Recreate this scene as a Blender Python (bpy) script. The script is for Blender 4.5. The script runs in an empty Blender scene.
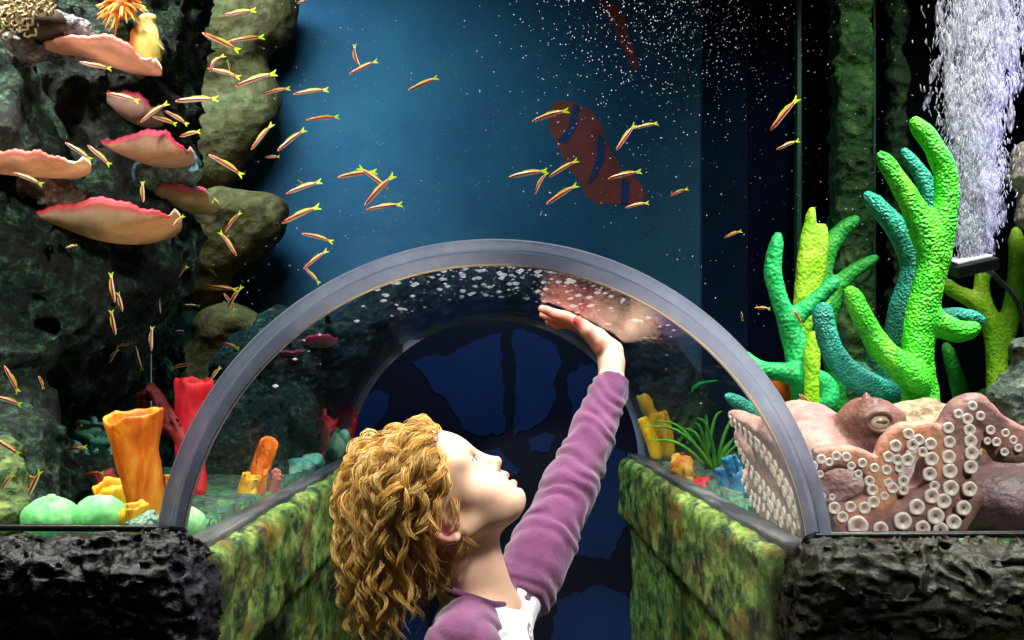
import bpy, bmesh, math, random
import numpy as np
from mathutils import Vector, Matrix, Quaternion
random.seed(7)
RNG = np.random.default_rng(7)
C = bpy.context.scene.collection
PI = math.pi
F = 1200.0          # focal length in pixels of the 1024x640 frame
ZC = 1.25           # height of the camera
D = 1.364           # distance of the front pane
ZA = ZC - 0.2285    # height of the tunnel axis
RIN = 0.379         # inner radius of the tunnel
ROUT = 0.391
YB = 3.114          # back of the tank

def P(px, py, Y):
    return np.array(((px - 494) * Y / F, Y, ZC - (py - 377) * Y / F))

def on_tunnel(px, py, r):
    """distance at which the view ray through a pixel meets a cylinder of radius r round the tunnel axis"""
    a = (px - 494) / F; b = -(py - 377) / F; c = ZC - ZA
    A = a * a + b * b; B = 2 * b * c; K = c * c - r * r
    Y = (-B + math.sqrt(B * B - 4 * A * K)) / (2 * A)
    return P(px, py, Y)

# ------------------------------------------------------------------ objects
def link(o, parent=None):
    C.objects.link(o)
    if parent is not None:
        o.parent = parent
    return o

def tag(o, label, cat=None, group=None, kind=None):
    if label: o['label'] = label
    if cat: o['category'] = cat
    if group: o['group'] = group
    if kind: o['kind'] = kind
    return o

def thing(name, loc, label, cat, group=None):
    o = bpy.data.objects.new(name, None)
    o.empty_display_size = 0.02
    o.location = Vector(loc)
    link(o)
    return tag(o, label, cat, group)

def raw_mesh(name, v, faces, mat=None, smooth=True, col=None):
    v = np.asarray(v, dtype=np.float32)
    me = bpy.data.meshes.new(name)
    if isinstance(faces, np.ndarray):
        n, k = faces.shape
        me.vertices.add(len(v)); me.vertices.foreach_set('co', v.ravel())
        me.loops.add(n * k); me.loops.foreach_set('vertex_index', faces.astype(np.int32).ravel())
        me.polygons.add(n)
        me.polygons.foreach_set('loop_start', np.arange(0, n * k, k, dtype=np.int32))
        me.polygons.foreach_set('loop_total', np.full(n, k, dtype=np.int32))
        me.update(calc_edges=True)
    else:
        me.from_pydata([tuple(p) for p in v.tolist()], [], faces)
        me.update()
    me.validate()
    if col is not None:
        at = me.color_attributes.new('Col', 'FLOAT_COLOR', 'POINT')
        c4 = np.ones((len(v), 4), dtype=np.float32); c4[:, :3] = col
        at.data.foreach_set('color', c4.ravel())
    if smooth:
        me.polygons.foreach_set('use_smooth', np.ones(len(me.polygons), dtype=bool))
    if mat is not None:
        me.materials.append(mat)
    return me

def put(name, me, parent=None, world=True):
    """link a mesh as an object; a child whose mesh is in world space is moved into its parent's space"""
    o = bpy.data.objects.new(name, me)
    link(o, parent)
    if parent is not None and world:
        root = parent; off = Vector((0, 0, 0))
        while root is not None:
            off += root.location; root = root.parent
        o.location = -off
    return o

def recentre(o, loc=None):
    """move the origin of a top-level mesh object to its base"""
    me = o.data
    n = len(me.vertices); co = np.empty(n * 3, np.float32); me.vertices.foreach_get('co', co); co = co.reshape(-1, 3)
    if loc is None:
        lo, hi = co.min(0), co.max(0); loc = np.array(((lo[0] + hi[0]) / 2, (lo[1] + hi[1]) / 2, lo[2]))
    co -= np.asarray(loc, np.float32); me.vertices.foreach_set('co', co.ravel()); me.update()
    o.location = Vector([float(q) for q in loc])
    return o

class MB:
    """collects pieces of one mesh"""
    def __init__(s): s.v = []; s.f = []; s.c = []; s.n = 0; s.hascol = False
    def add(s, v, f, col=None):
        v = np.asarray(v, np.float32)
        s.v.append(v); s.f.extend([tuple(int(i) + s.n for i in q) for q in (f.tolist() if isinstance(f, np.ndarray) else f)])
        if col is not None: s.hascol = True
        s.c.append(np.broadcast_to(np.asarray(col if col is not None else (1, 1, 1), np.float32), (len(v), 3)))
        s.n += len(v)
    def mesh(s, name, mat=None, smooth=True):
        return raw_mesh(name, np.concatenate(s.v), s.f, mat, smooth, np.concatenate(s.c) if s.hascol else None)

def box_vf(lo, hi):
    x0, y0, z0 = lo; x1, y1, z1 = hi
    v = [(x0,y0,z0),(x1,y0,z0),(x1,y1,z0),(x0,y1,z0),(x0,y0,z1),(x1,y0,z1),(x1,y1,z1),(x0,y1,z1)]
    return v, [(0,3,2,1),(4,5,6,7),(0,1,5,4),(1,2,6,5),(2,3,7,6),(3,0,4,7)]

def bevel_box(name, lo, hi, mat, bev=0.004, seg=2):
    bm = bmesh.new()
    v, f = box_vf(lo, hi); vs = [bm.verts.new(q) for q in v]
    for q in f: bm.faces.new([vs[i] for i in q])
    if bev > 0: bmesh.ops.bevel(bm, geom=list(bm.edges), offset=bev, segments=seg, affect='EDGES', profile=0.5)
    me = bpy.data.meshes.new(name); bm.to_mesh(me); bm.free()
    me.materials.append(mat); return me

def frames(pts):
    pts = np.asarray(pts, float); n = len(pts)
    t = np.gradient(pts, axis=0); t /= np.linalg.norm(t, axis=1, keepdims=True) + 1e-12
    u = np.zeros((n, 3)); a = np.array((0, 0, 1.0)) if abs(t[0][2]) < 0.9 else np.array((1.0, 0, 0))
    x = np.cross(t[0], a); x /= np.linalg.norm(x)
    for i in range(n):
        x = x - t[i] * x.dot(t[i]); x /= np.linalg.norm(x) + 1e-12; u[i] = x
    return t, u, np.cross(t, u)

def tube_vf(pts, rad, sides=8, caps=True):
    pts = np.asarray(pts, float); n = len(pts); rad = np.broadcast_to(np.asarray(rad, float), (n,))
    t, u, w = frames(pts)
    a = np.linspace(0, 2 * PI, sides, endpoint=False)
    v = pts[:, None] + rad[:, None, None] * (np.cos(a)[None, :, None] * u[:, None] + np.sin(a)[None, :, None] * w[:, None])
    v = v.reshape(-1, 3); f = []
    for i in range(n - 1):
        for j in range(sides):
            k = (j + 1) % sides
            f.append((i * sides + j, i * sides + k, (i + 1) * sides + k, (i + 1) * sides + j))
    if caps:
        m = len(v); v = np.vstack([v, pts[0] - t[0] * rad[0] * 0.5, pts[-1] + t[-1] * rad[-1] * 0.6])
        for j in range(sides):
            k = (j + 1) % sides
            f.append((m, k, j)); f.append((m + 1, (n - 1) * sides + j, (n - 1) * sides + k))
    return v, f

def spline(pts, n):
    """smooth curve through points of any dimension (Catmull-Rom)"""
    p = np.asarray(pts, float); p = np.vstack([2 * p[0] - p[1], p, 2 * p[-1] - p[-2]])
    m = len(p) - 3; out = []
    for t in np.linspace(0, m, n):
        i = min(int(t), m - 1); s = t - i
        a, b, c, d = p[i], p[i + 1], p[i + 2], p[i + 3]
        out.append(0.5 * ((2 * b) + (-a + c) * s + (2 * a - 5 * b + 4 * c - d) * s * s + (-a + 3 * b - 3 * c + d) * s ** 3))
    return np.array(out)

def sphere_vf(c, r, seg=14, rings=9, R=None):
    c = np.asarray(c, float); r = np.broadcast_to(np.asarray(r, float), (3,)); v = []; f = []
    for i in range(1, rings):
        th = PI * i / rings
        for j in range(seg):
            ph = 2 * PI * j / seg
            v.append((math.sin(th) * math.cos(ph) * r[0], math.sin(th) * math.sin(ph) * r[1], math.cos(th) * r[2]))
    v.append((0, 0, r[2])); v.append((0, 0, -r[2])); top = len(v) - 2
    for i in range(rings - 2):
        for j in range(seg):
            k = (j + 1) % seg
            f.append((i * seg + j, (i + 1) * seg + j, (i + 1) * seg + k, i * seg + k))
    for j in range(seg):
        k = (j + 1) % seg
        f.append((top, j, k)); f.append((top + 1, (rings - 2) * seg + k, (rings - 2) * seg + j))
    v = np.array(v)
    if R is not None: v = v @ np.asarray(R).T
    return v + c, f

# ------------------------------------------------------------------ value noise
def _hash(i, j, k, s):
    h = (i * 374761393 + j * 668265263 + k * 2147483647 + s * 1274126177) & 0xffffffff
    h = ((h ^ (h >> 13)) * 1274126177) & 0xffffffff
    h = (h ^ (h >> 16)) & 0xffffff
    return h.astype(np.float32) / 8388607.5 - 1.0

def vnoise(p, scale=1.0, seed=0):
    q = np.asarray(p, np.float64) * scale
    i = np.floor(q).astype(np.int64); f = (q - i).astype(np.float32); f = f * f * f * (f * (f * 6 - 15) + 10)
    x, y, z = i[..., 0], i[..., 1], i[..., 2]; u, v, w = f[..., 0], f[..., 1], f[..., 2]
    def l(a, b, t): return a + (b - a) * t
    h = lambda a, b, c: _hash(x + a, y + b, z + c, seed)
    return l(l(l(h(0,0,0), h(1,0,0), u), l(h(0,1,0), h(1,1,0), u), v), l(l(h(0,0,1), h(1,0,1), u), l(h(0,1,1), h(1,1,1), u), v), w)

def fbm(p, scale, octs=4, seed=0, gain=0.5, ridged=False):
    r = 0; a = 1.0
    for o in range(octs):
        n = vnoise(p, scale * 2.03 ** o, seed + o * 17)
        if ridged: n = 1 - 2 * np.abs(n)
        r = r + a * n; a *= gain
    return r

# ------------------------------------------------------------------ signed-distance modelling
class Grid:
    def __init__(s, xs, ys, zs):
        s.ax = [np.asarray(a, np.float32) for a in (xs, ys, zs)]
        s.f = np.full([len(a) for a in s.ax], 1.0, np.float32)
    @classmethod
    def box(cls, lo, hi, h):
        return cls(*[np.arange(l, u + h, h) for l, u in zip(lo, hi)])
    def sl(s, lo, hi):
        r = []
        for a, l, u in zip(s.ax, lo, hi):
            i, j = np.searchsorted(a, l), np.searchsorted(a, u)
            if j <= i: return None
            r.append(slice(int(i), int(j)))
        return tuple(r)
    def pts(s, sl):
        x, y, z = [a[q] for a, q in zip(s.ax, sl)]
        return np.stack(np.broadcast_arrays(x[:, None, None], y[None, :, None], z[None, None, :]), -1)
    def merge(s, sl, d, k, sub=False):
        f = s.f[sl]
        if sub:
            d = -d
            if k > 0:
                h = np.maximum(k - np.abs(f - d), 0) / k; s.f[sl] = np.maximum(f, d) + h * h * k * 0.25
            else: s.f[sl] = np.maximum(f, d)
        else:
            if k > 0:
                h = np.maximum(k - np.abs(f - d), 0) / k; s.f[sl] = np.minimum(f, d) - h * h * k * 0.25
            else: s.f[sl] = np.minimum(f, d)
    def cap(s, a, b, ra, rb=None, k=0.0, sub=False):
        a = np.asarray(a, np.float32); b = np.asarray(b, np.float32); rb = ra if rb is None else rb
        m = max(ra, rb) + k + 0.012
        sl = s.sl(np.minimum(a, b) - m, np.maximum(a, b) + m)
        if sl is None: return
        p = s.pts(sl) - a; ba = b - a; L = float(ba @ ba) + 1e-12
        t = np.clip((p @ ba) / L, 0, 1)
        d = np.linalg.norm(p - t[..., None] * ba, axis=-1) - (ra + (rb - ra) * t)
        s.merge(sl, d, k, sub)
    def chain(s, pts, rad, k=0.0, sub=False):
        rad = np.broadcast_to(np.asarray(rad, float), (len(pts),))
        for i in range(len(pts) - 1):
            s.cap(pts[i], pts[i + 1], float(rad[i]), float(rad[i + 1]), k if i == 0 else max(k, 0.002), sub)
    def ell(s, c, r, k=0.0, R=None, sub=False):
        c = np.asarray(c, np.float32); r = np.broadcast_to(np.asarray(r, np.float32), (3,))
        m = float(r.max()) + k + 0.012
        sl = s.sl(c - m, c + m)
        if sl is None: return
        p = s.pts(sl) - c
        if R is not None: p = p @ np.asarray(R, np.float32)
        k0 = np.linalg.norm(p / r, axis=-1); k1 = np.linalg.norm(p / (r * r), axis=-1) + 1e-9
        s.merge(sl, k0 * (k0 - 1) / k1, k, sub)
    def rbox(s, lo, hi, rr, k=0.0, sub=False):
        lo = np.asarray(lo, np.float32); hi = np.asarray(hi, np.float32); m = k + 0.03
        sl = s.sl(lo - m, hi + m)
        p = np.abs(s.pts(sl) - (lo + hi) / 2) - ((hi - lo) / 2 - rr)
        d = np.linalg.norm(np.maximum(p, 0), axis=-1) + np.minimum(p.max(-1), 0) - rr
        s.merge(sl, d, k, sub)
    def full(s): return s.pts((slice(None),) * 3)
    def displace(s, fn, band=0.12):
        m = np.abs(s.f) < band
        i = np.nonzero(m)
        p = np.stack([s.ax[0][i[0]], s.ax[1][i[1]], s.ax[2][i[2]]], -1)
        s.f[i] += fn(p).astype(np.float32)
    def nets(s):
        f = s.f; g = f < 0
        n = np.zeros([d - 1 for d in f.shape], np.int8)
        for a in (0, 1):
            for b in (0, 1):
                for c in (0, 1):
                    n += g[a:f.shape[0] - 1 + a, b:f.shape[1] - 1 + b, c:f.shape[2] - 1 + c]
        act = (n > 0) & (n < 8)
        idx = np.argwhere(act); ids = np.full(act.shape, -1, np.int32); ids[act] = np.arange(len(idx))
        pos = np.zeros((len(idx), 3)); cnt = np.zeros(len(idx))
        cs = [(a, b, c) for a in (0, 1) for b in (0, 1) for c in (0, 1)]
        def co(ii): return np.stack([s.ax[q][ii[:, q]] for q in range(3)], -1)
        for a in cs:
            for q in range(3):
                if a[q] == 1: continue
                b = list(a); b[q] = 1
                ia = idx + np.array(a); ib = idx + np.array(b)
                fa = f[ia[:, 0], ia[:, 1], ia[:, 2]]; fb = f[ib[:, 0], ib[:, 1], ib[:, 2]]
                m = (fa < 0) != (fb < 0)
                t = np.where(m, fa / np.where(m, fa - fb, 1), 0)
                pa = co(ia); pb = co(ib)
                pos += np.where(m[:, None], pa + t[:, None] * (pb - pa), 0); cnt += m
        pos /= cnt[:, None]
        faces = []
        for q in range(3):
            o1, o2 = (q + 1) % 3, (q + 2) % 3
            sa = [slice(None)] * 3; sb = [slice(None)] * 3
            sa[q] = slice(0, -1); sb[q] = slice(1, None)
            ga, gb = g[tuple(sa)], g[tuple(sb)]
            e = np.argwhere(ga != gb)
            e = e[(e[:, o1] > 0) & (e[:, o2] > 0) & (e[:, o1] < f.shape[o1] - 1) & (e[:, o2] < f.shape[o2] - 1)]
            def cell(d1, d2):
                c = e.copy(); c[:, o1] -= d1; c[:, o2] -= d2
                return ids[c[:, 0], c[:, 1], c[:, 2]]
            quad = np.stack([cell(1, 1), cell(0, 1), cell(0, 0), cell(1, 0)], -1)
            ins = ga[e[:, 0], e[:, 1], e[:, 2]]
            quad[~ins] = quad[~ins][:, ::-1]
            faces.append(quad)
        faces = np.concatenate(faces); faces = faces[(faces >= 0).all(1)]
        return pos, faces
    def mesh(s, name, mat, col=None, relax=1):
        v, f = s.nets()
        lab = np.arange(len(v)); e = np.concatenate([f[:, [0, 1]], f[:, [1, 2]], f[:, [2, 3]]])
        while True:                                  # keep the largest connected piece
            m = np.minimum(lab[e[:, 0]], lab[e[:, 1]]); new = lab.copy()
            np.minimum.at(new, e[:, 0], m); np.minimum.at(new, e[:, 1], m); new = new[new]
            if (new == lab).all(): break
            lab = new
        big = np.bincount(lab).argmax(); keep = lab == big
        if not keep.all():
            mp = np.cumsum(keep) - 1; f = mp[f[keep[f[:, 0]]]]; v = v[keep]
        for _ in range(relax):
            acc = np.zeros_like(v); c = np.zeros(len(v))
            for j in range(4):
                a, b = f[:, j], f[:, (j + 1) % 4]
                for q in range(3):
                    acc[:, q] += np.bincount(a, v[b, q], len(v)) + np.bincount(b, v[a, q], len(v))
                c += np.bincount(a, minlength=len(v)) + np.bincount(b, minlength=len(v))
            v = 0.5 * v + 0.5 * acc / np.maximum(c, 1)[:, None]
        return raw_mesh(name, v, f, mat, True, col(v) if col is not None else None)

# ------------------------------------------------------------------ materials
def srgb(r, g, b):
    f = lambda c: (c / 255 / 12.92) if c / 255 <= 0.04045 else ((c / 255 + 0.055) / 1.055) ** 2.4
    return (f(r), f(g), f(b), 1.0)

class NT:
    def __init__(s, name):
        s.m = bpy.data.materials.new(name); s.m.use_nodes = True; s.t = s.m.node_tree; s.t.nodes.clear()
        s.out = s.n('ShaderNodeOutputMaterial')
    def n(s, typ, **kw):
        nd = s.t.nodes.new(typ)
        for k, v in kw.items():
            if k.startswith('i_'):
                key = k[2:].replace('_', ' ')
                nd.inputs[int(key) if key.isdigit() else key].default_value = v
            else: setattr(nd, k, v)
        return nd
    def l(s, a, b): s.t.links.new(a, b)
    def coord(s, scale=(1, 1, 1), src='Object'):
        c = s.n('ShaderNodeTexCoord'); m = s.n('ShaderNodeMapping'); m.inputs['Scale'].default_value = scale
        s.l(c.outputs[src], m.inputs['Vector']); return m.outputs['Vector']
    def noise(s, vec, scale, detail=4, rough=0.55, dist=0.0):
        n = s.n('ShaderNodeTexNoise'); n.inputs['Scale'].default_value = scale; n.inputs['Detail'].default_value = detail
        n.inputs['Roughness'].default_value = rough; n.inputs['Distortion'].default_value = dist
        s.l(vec, n.inputs['Vector']); return n.outputs['Fac']
    def voro(s, vec, scale, feature='F1'):
        n = s.n('ShaderNodeTexVoronoi'); n.inputs['Scale'].default_value = scale; n.feature = feature
        s.l(vec, n.inputs['Vector']); return n.outputs['Distance']
    def ramp(s, fac, stops):
        r = s.n('ShaderNodeValToRGB'); e = r.color_ramp.elements
        e[0].position, e[0].color = stops[0]; e[1].position, e[1].color = stops[-1]
        for p, c in stops[1:-1]:
            q = e.new(p); q.color = c
        s.l(fac, r.inputs['Fac']); return r.outputs['Color']
    def mix(s, fac, a, b, mode='MIX'):
        m = s.n('ShaderNodeMix', data_type='RGBA', blend_type=mode)
        for sock, v in ((m.inputs['Factor'], fac), (m.inputs['A'], a), (m.inputs['B'], b)):
            if hasattr(v, 'is_linked'): s.l(v, sock)
            else: sock.default_value = v
        return m.outputs['Result']
    def math(s, op, a, b=0.0):
        m = s.n('ShaderNodeMath', operation=op)
        for sock, v in ((m.inputs[0], a), (m.inputs[1], b)):
            if hasattr(v, 'is_linked'): s.l(v, sock)
            else: sock.default_value = v
        return m.outputs[0]
    def bump(s, h, strength=0.5, dist=0.01, prev=None):
        b = s.n('ShaderNodeBump'); b.inputs['Strength'].default_value = strength; b.inputs['Distance'].default_value = dist
        s.l(h, b.inputs['Height'])
        if prev is not None: s.l(prev, b.inputs['Normal'])
        return b.outputs['Normal']
    def principled(s, col, rough=0.6, normal=None, **kw):
        p = s.n('ShaderNodeBsdfPrincipled')
        for sock, v in ((p.inputs['Base Color'], col), (p.inputs['Roughness'], rough)):
            if hasattr(v, 'is_linked'): s.l(v, sock)
            else: sock.default_value = v
        if normal is not None: s.l(normal, p.inputs['Normal'])
        for k, v in kw.items(): p.inputs[k.replace('_', ' ')].default_value = v
        return p.outputs['BSDF']
    def done(s, sh):
        s.l(sh, s.out.inputs['Surface']); return s.m

def plain(name, col, rough=0.6, var=0.25, scale=30, bump=0.15, bscale=60, bdist=0.003, **kw):
    t = NT(name); v = t.coord()
    dark = tuple(c * (1 - var) for c in col[:3]) + (1,); lite = tuple(min(1, c * (1 + var)) for c in col[:3]) + (1,)
    c = t.ramp(t.noise(v, scale), [(0.3, dark), (0.7, lite)])
    return t.done(t.principled(c, rough, t.bump(t.noise(v, bscale, 5), bump, bdist), **kw))

def attr_col(t, name='Col'):
    a = t.n('ShaderNodeAttribute'); a.attribute_name = name; return a.outputs['Color']

def attr_mat(name, rough=0.5, mottle=0.25, mscale=60, bump=0.2, bscale=120, bdist=0.002, trans=0.0, **kw):
    t = NT(name); v = t.coord(); c = attr_col(t)
    n = t.noise(v, mscale, 5)
    g = t.ramp(n, [(0.25, (1 - mottle,) * 3 + (1,)), (0.75, (1 + mottle * 0.5,) * 3 + (1,))])
    c = t.mix(1.0, c, g, 'MULTIPLY')
    sh = t.principled(c, rough, t.bump(t.noise(v, bscale, 5), bump, bdist), **kw)
    if trans > 0:
        tr = t.n('ShaderNodeBsdfTranslucent'); t.l(c, tr.inputs['Color'])
        m = t.n('ShaderNodeMixShader'); m.inputs[0].default_value = trans; t.l(sh, m.inputs[1]); t.l(tr.outputs[0], m.inputs[2]); sh = m.outputs[0]
    return t.done(sh)

def sheet_glass(name, tint=(1, 1, 1, 1), ior=5.0, gain=1.0, rough=0.03, streak=None, bump=0.0, haze=0.0):
    """clear sheet: lets light straight through, reflects by angle"""
    t = NT(name)
    tr = t.n('ShaderNodeBsdfTransparent'); tr.inputs['Color'].default_value = tint
    gl = t.n('ShaderNodeBsdfGlossy'); gl.inputs['Roughness'].default_value = rough
    fr = t.n('ShaderNodeLayerWeight'); fr.inputs['Blend'].default_value = 0.5
    fac = t.math('ADD', t.math('MULTIPLY', t.math('POWER', fr.outputs['Facing'], ior), gain), 0.008)
    if streak is not None:
        v = t.coord(streak)
        nz = t.noise(v, 1.0, 6, 0.6)
        nrm = t.bump(nz, bump, 0.002)
        t.l(nrm, gl.inputs['Normal'])
    m = t.n('ShaderNodeMixShader'); t.l(fac, m.inputs[0]); t.l(tr.outputs[0], m.inputs[1]); t.l(gl.outputs[0], m.inputs[2])
    sh = m.outputs[0]
    if haze > 0 and streak is not None:
        df = t.n('ShaderNodeBsdfDiffuse'); df.inputs['Color'].default_value = (0.8, 0.85, 0.9, 1)
        tl = t.n('ShaderNodeBsdfTranslucent'); tl.inputs['Color'].default_value = (0.8, 0.85, 0.9, 1)
        ad = t.n('ShaderNodeMixShader'); ad.inputs[0].default_value = 0.5
        t.l(df.outputs[0], ad.inputs[1]); t.l(tl.outputs[0], ad.inputs[2])
        f = t.ramp(nz, [(0.56, (0.0, 0.0, 0.0, 1)), (0.78, (haze,) * 3 + (1,))])
        m2 = t.n('ShaderNodeMixShader'); t.l(f, m2.inputs[0]); t.l(sh, m2.inputs[1]); t.l(ad.outputs[0], m2.inputs[2]); sh = m2.outputs[0]
    return t.done(sh)
# ================================================================== THE SETTING
sc = bpy.context.scene
sc.cycles.transparent_max_bounces = 48
sc.cycles.max_bounces = 10
sc.cycles.caustics_reflective = False
sc.view_settings.view_transform = 'Standard'
sc.view_settings.look = 'None'
sc.view_settings.gamma = 1.0
sc.view_settings.use_curve_mapping = False
sc.view_settings.exposure = 0.0
w = bpy.data.worlds.new('dark_room'); sc.world = w; w.use_nodes = True
w.node_tree.nodes['Background'].inputs[0].default_value = (0.02, 0.05, 0.09, 1)
w.node_tree.nodes['Background'].inputs[1].default_value = 0.12

cam = bpy.data.cameras.new('camera'); co = bpy.data.objects.new('camera', cam); C.objects.link(co)
cam.sensor_width = 36; cam.lens = F / 1024 * 36; cam.shift_x = (512 - 494) / 1024; cam.shift_y = (377 - 320) / 1024
cam.clip_start = 0.05
co.location = (0, 0, ZC); co.rotation_euler = (PI / 2, 0, 0); sc.camera = co

def structure(name, me, label=None, parent=None):
    o = put(name, me, parent)
    if parent is None: o['kind'] = 'structure'
    if label: o['label'] = label
    return o

def rock_mat(name, dark, mid, lite, scale=14, bump=0.9, bdist=0.02, stretch=(1, 1, 1), rough=0.7, crust=None, spec=0.4):
    t = NT(name); v = t.coord(stretch)
    n = t.noise(v, scale, 8, 0.65, 0.6); n2 = t.noise(v, scale * 4, 6, 0.6)
    c = t.ramp(n, [(0.3, dark), (0.52, mid), (0.72, lite)])
    c = t.mix(0.6, c, t.ramp(n2, [(0.35, (0.25, 0.25, 0.25, 1)), (0.65, (1.25, 1.25, 1.25, 1))]), 'MULTIPLY')
    if crust is not None:
        c = t.mix(t.ramp(t.noise(v, scale * 0.6, 5, 0.7, 1.5), [(0.52, (0, 0, 0, 1)), (0.62, (1, 1, 1, 1))]), c, crust)
    vd = t.voro(v, scale * 3.2)
    h = t.math('ADD', t.math('MULTIPLY', n2, 0.7), t.math('MULTIPLY', vd, 0.6))
    return t.done(t.principled(c, rough, t.bump(h, bump, bdist), Specular_IOR_Level=spec))

def algae_mat(name, seed):
    """painted concrete overgrown with green algae and rusty streaks"""
    t = NT(name); c0 = t.n('ShaderNodeTexCoord'); m = t.n('ShaderNodeMapping')
    m.inputs['Location'].default_value = (seed, seed * 2.3, 0); m.inputs['Scale'].default_value = (1, 0.35, 0.85)
    t.l(c0.outputs['Object'], m.inputs['Vector']); v = m.outputs['Vector']
    n1 = t.noise(v, 40, 8, 0.72, 0.2); n2 = t.noise(v, 16, 7, 0.7, 0.3); n3 = t.noise(v, 26, 8, 0.75, 0.2)
    g = t.ramp(n1, [(0.33, srgb(16, 36, 22)), (0.45, srgb(70, 96, 42)), (0.57, srgb(118, 142, 66)), (0.72, srgb(172, 190, 118))])
    g = t.mix(t.ramp(n2, [(0.52, (0, 0, 0, 1)), (0.64, (0.8, 0.8, 0.8, 1))]), g, srgb(126, 84, 34))
    g = t.mix(t.ramp(n3, [(0.50, (0, 0, 0, 1)), (0.60, (0.92, 0.92, 0.92, 1))]), g, srgb(14, 30, 28))
    fine = t.noise(t.coord(), 90, 6, 0.7)
    return t.done(t.principled(g, 0.65, t.bump(t.math('ADD', n3, fine), 0.4, 0.006), Specular_IOR_Level=0.3))

def arch_poly(x0, x1, z0, z1, r, n=48):
    """outline (x, z) of a wall with an arched opening cut up from its lower edge"""
    a = math.asin(max(0.0, (z0 - ZA) / r))
    pts = [(x0, z0)]
    if z0 < ZA: pts.append((-r, z0))
    for i in range(n + 1):
        q = PI - a - (PI - 2 * a) * i / n
        pts.append((r * math.cos(q), ZA + r * math.sin(q)))
    if z0 < ZA: pts.append((r, z0))
    return pts + [(x1, z0), (x1, z1), (x0, z1)]

def extrude_y(name, poly, y0, y1, mat):
    bm = bmesh.new()
    a = [bm.verts.new((x, y0, z)) for x, z in poly]
    f = bm.faces.new(a)
    r = bmesh.ops.extrude_face_region(bm, geom=[f])
    for v in [e for e in r['geom'] if isinstance(e, bmesh.types.BMVert)]: v.co.y = y1
    bmesh.ops.triangulate(bm, faces=[q for q in bm.faces if len(q.verts) > 4])
    bmesh.ops.recalc_face_normals(bm, faces=list(bm.faces))
    me = bpy.data.meshes.new(name); bm.to_mesh(me); bm.free(); me.materials.append(mat); return me

# floor of the visitor passage
M_floor = plain('dark_floor', srgb(22, 24, 34), 0.5, 0.3, 8, 0.1, 40)
structure('floor', bevel_box('floor', (-2.2, -0.9, -0.05), (2.2, 4.6, 0.0), M_floor, 0))

# room wall far beyond the tunnel, painted dark blue with a mural of plants
t = NT('navy_paint'); v = t.coord()
M_navy = t.done(t.principled(t.ramp(t.noise(v, 3, 3), [(0.3, srgb(4, 8, 38)), (0.7, srgb(7, 12, 46))]), 0.7))
YF = 4.2
farw = structure('wall_far', bevel_box('wall_far', (-2.2, YF, 0), (2.2, YF + 0.05, 2.6), M_navy, 0))
M_mural = plain('mural_blue', srgb(16, 58, 112), 0.7, 0.12, 6, 0.05, 50)
def mural(pts, nm='painted_shape', y=YF, m=None, parent=None, amp=5, dens=6, th=.003):
    out = []
    n = len(pts)
    for i in range(n):
        a, b = np.array(pts[i], float), np.array(pts[(i + 1) % n], float)
        k = max(1, int(np.linalg.norm(b - a) / dens))
        for j in range(k):
            q = a + (b - a) * j / k
            q = q + (RNG.normal(0, amp * 0.3, 2) if j else 0)
            out.append(q)
    poly = [(P(q[0], q[1], y)[0], P(q[0], q[1], y)[2]) for q in out]
    return structure(nm, extrude_y(nm, poly, y - th, y, m or M_mural), None, parent or farw)
mural([(412, 362), (430, 356), (452, 354), (472, 342), (490, 335), (503, 334), (504, 432), (480, 436), (462, 428), (452, 410), (447, 400), (432, 390), (424, 374)])
mural([(514, 330), (536, 334), (556, 345), (562, 362), (553, 385), (556, 398), (546, 418), (530, 430), (514, 436), (516, 380)])
mural([(345, 400), (362, 394), (380, 390), (390, 396), (384, 416), (372, 432), (345, 446)])
mural([(528, 440), (545, 432), (556, 436), (548, 452), (530, 452)])
mural([(556, 470), (580, 452), (600, 440), (625, 452), (630, 520), (610, 560), (575, 556), (545, 575), (540, 540), (560, 505)])
mural([(566, 380), (580, 362), (604, 372), (612, 400), (590, 412), (574, 424)])
mural([(470, 452), (500, 448), (520, 470), (500, 486), (478, 476)])
mural([(555, 600), (600, 585), (640, 600), (640, 650), (550, 650)])
mural([(380, 560), (420, 590), (430, 650), (350, 650), (350, 590)])

# back of the tank
t = NT('back_panel_blue'); v = t.coord()
c = t.ramp(t.noise(v, 2.2, 5, 0.6, 0.4), [(0.25, srgb(8, 46, 80)), (0.5, srgb(18, 68, 96)), (0.75, srgb(34, 86, 104))])
c = t.mix(t.ramp(t.noise(v, 26, 6, 0.7), [(0.45, (0, 0, 0, 1)), (0.8, (0.5, 0.5, 0.5, 1))]), c, srgb(24, 92, 104))
M_back = t.done(t.principled(c, 0.75))
backw = structure('wall_back', extrude_y('wall_back', arch_poly(-1.75, 1.75, 0.0, 2.55, 0.382), YB, YB + 0.04, M_back))
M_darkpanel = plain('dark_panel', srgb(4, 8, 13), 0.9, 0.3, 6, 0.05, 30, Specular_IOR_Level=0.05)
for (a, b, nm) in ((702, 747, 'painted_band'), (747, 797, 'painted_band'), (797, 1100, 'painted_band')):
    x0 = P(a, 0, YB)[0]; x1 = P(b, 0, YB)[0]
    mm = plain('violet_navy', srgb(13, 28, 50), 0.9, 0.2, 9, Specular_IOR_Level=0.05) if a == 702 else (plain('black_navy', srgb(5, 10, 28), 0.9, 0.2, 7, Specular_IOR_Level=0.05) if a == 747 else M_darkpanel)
    structure(nm, bevel_box(nm, (x0, YB - 0.012, ZC - 0.2), (x1, YB, 2.55), mm, 0.002), None, backw)
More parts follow.
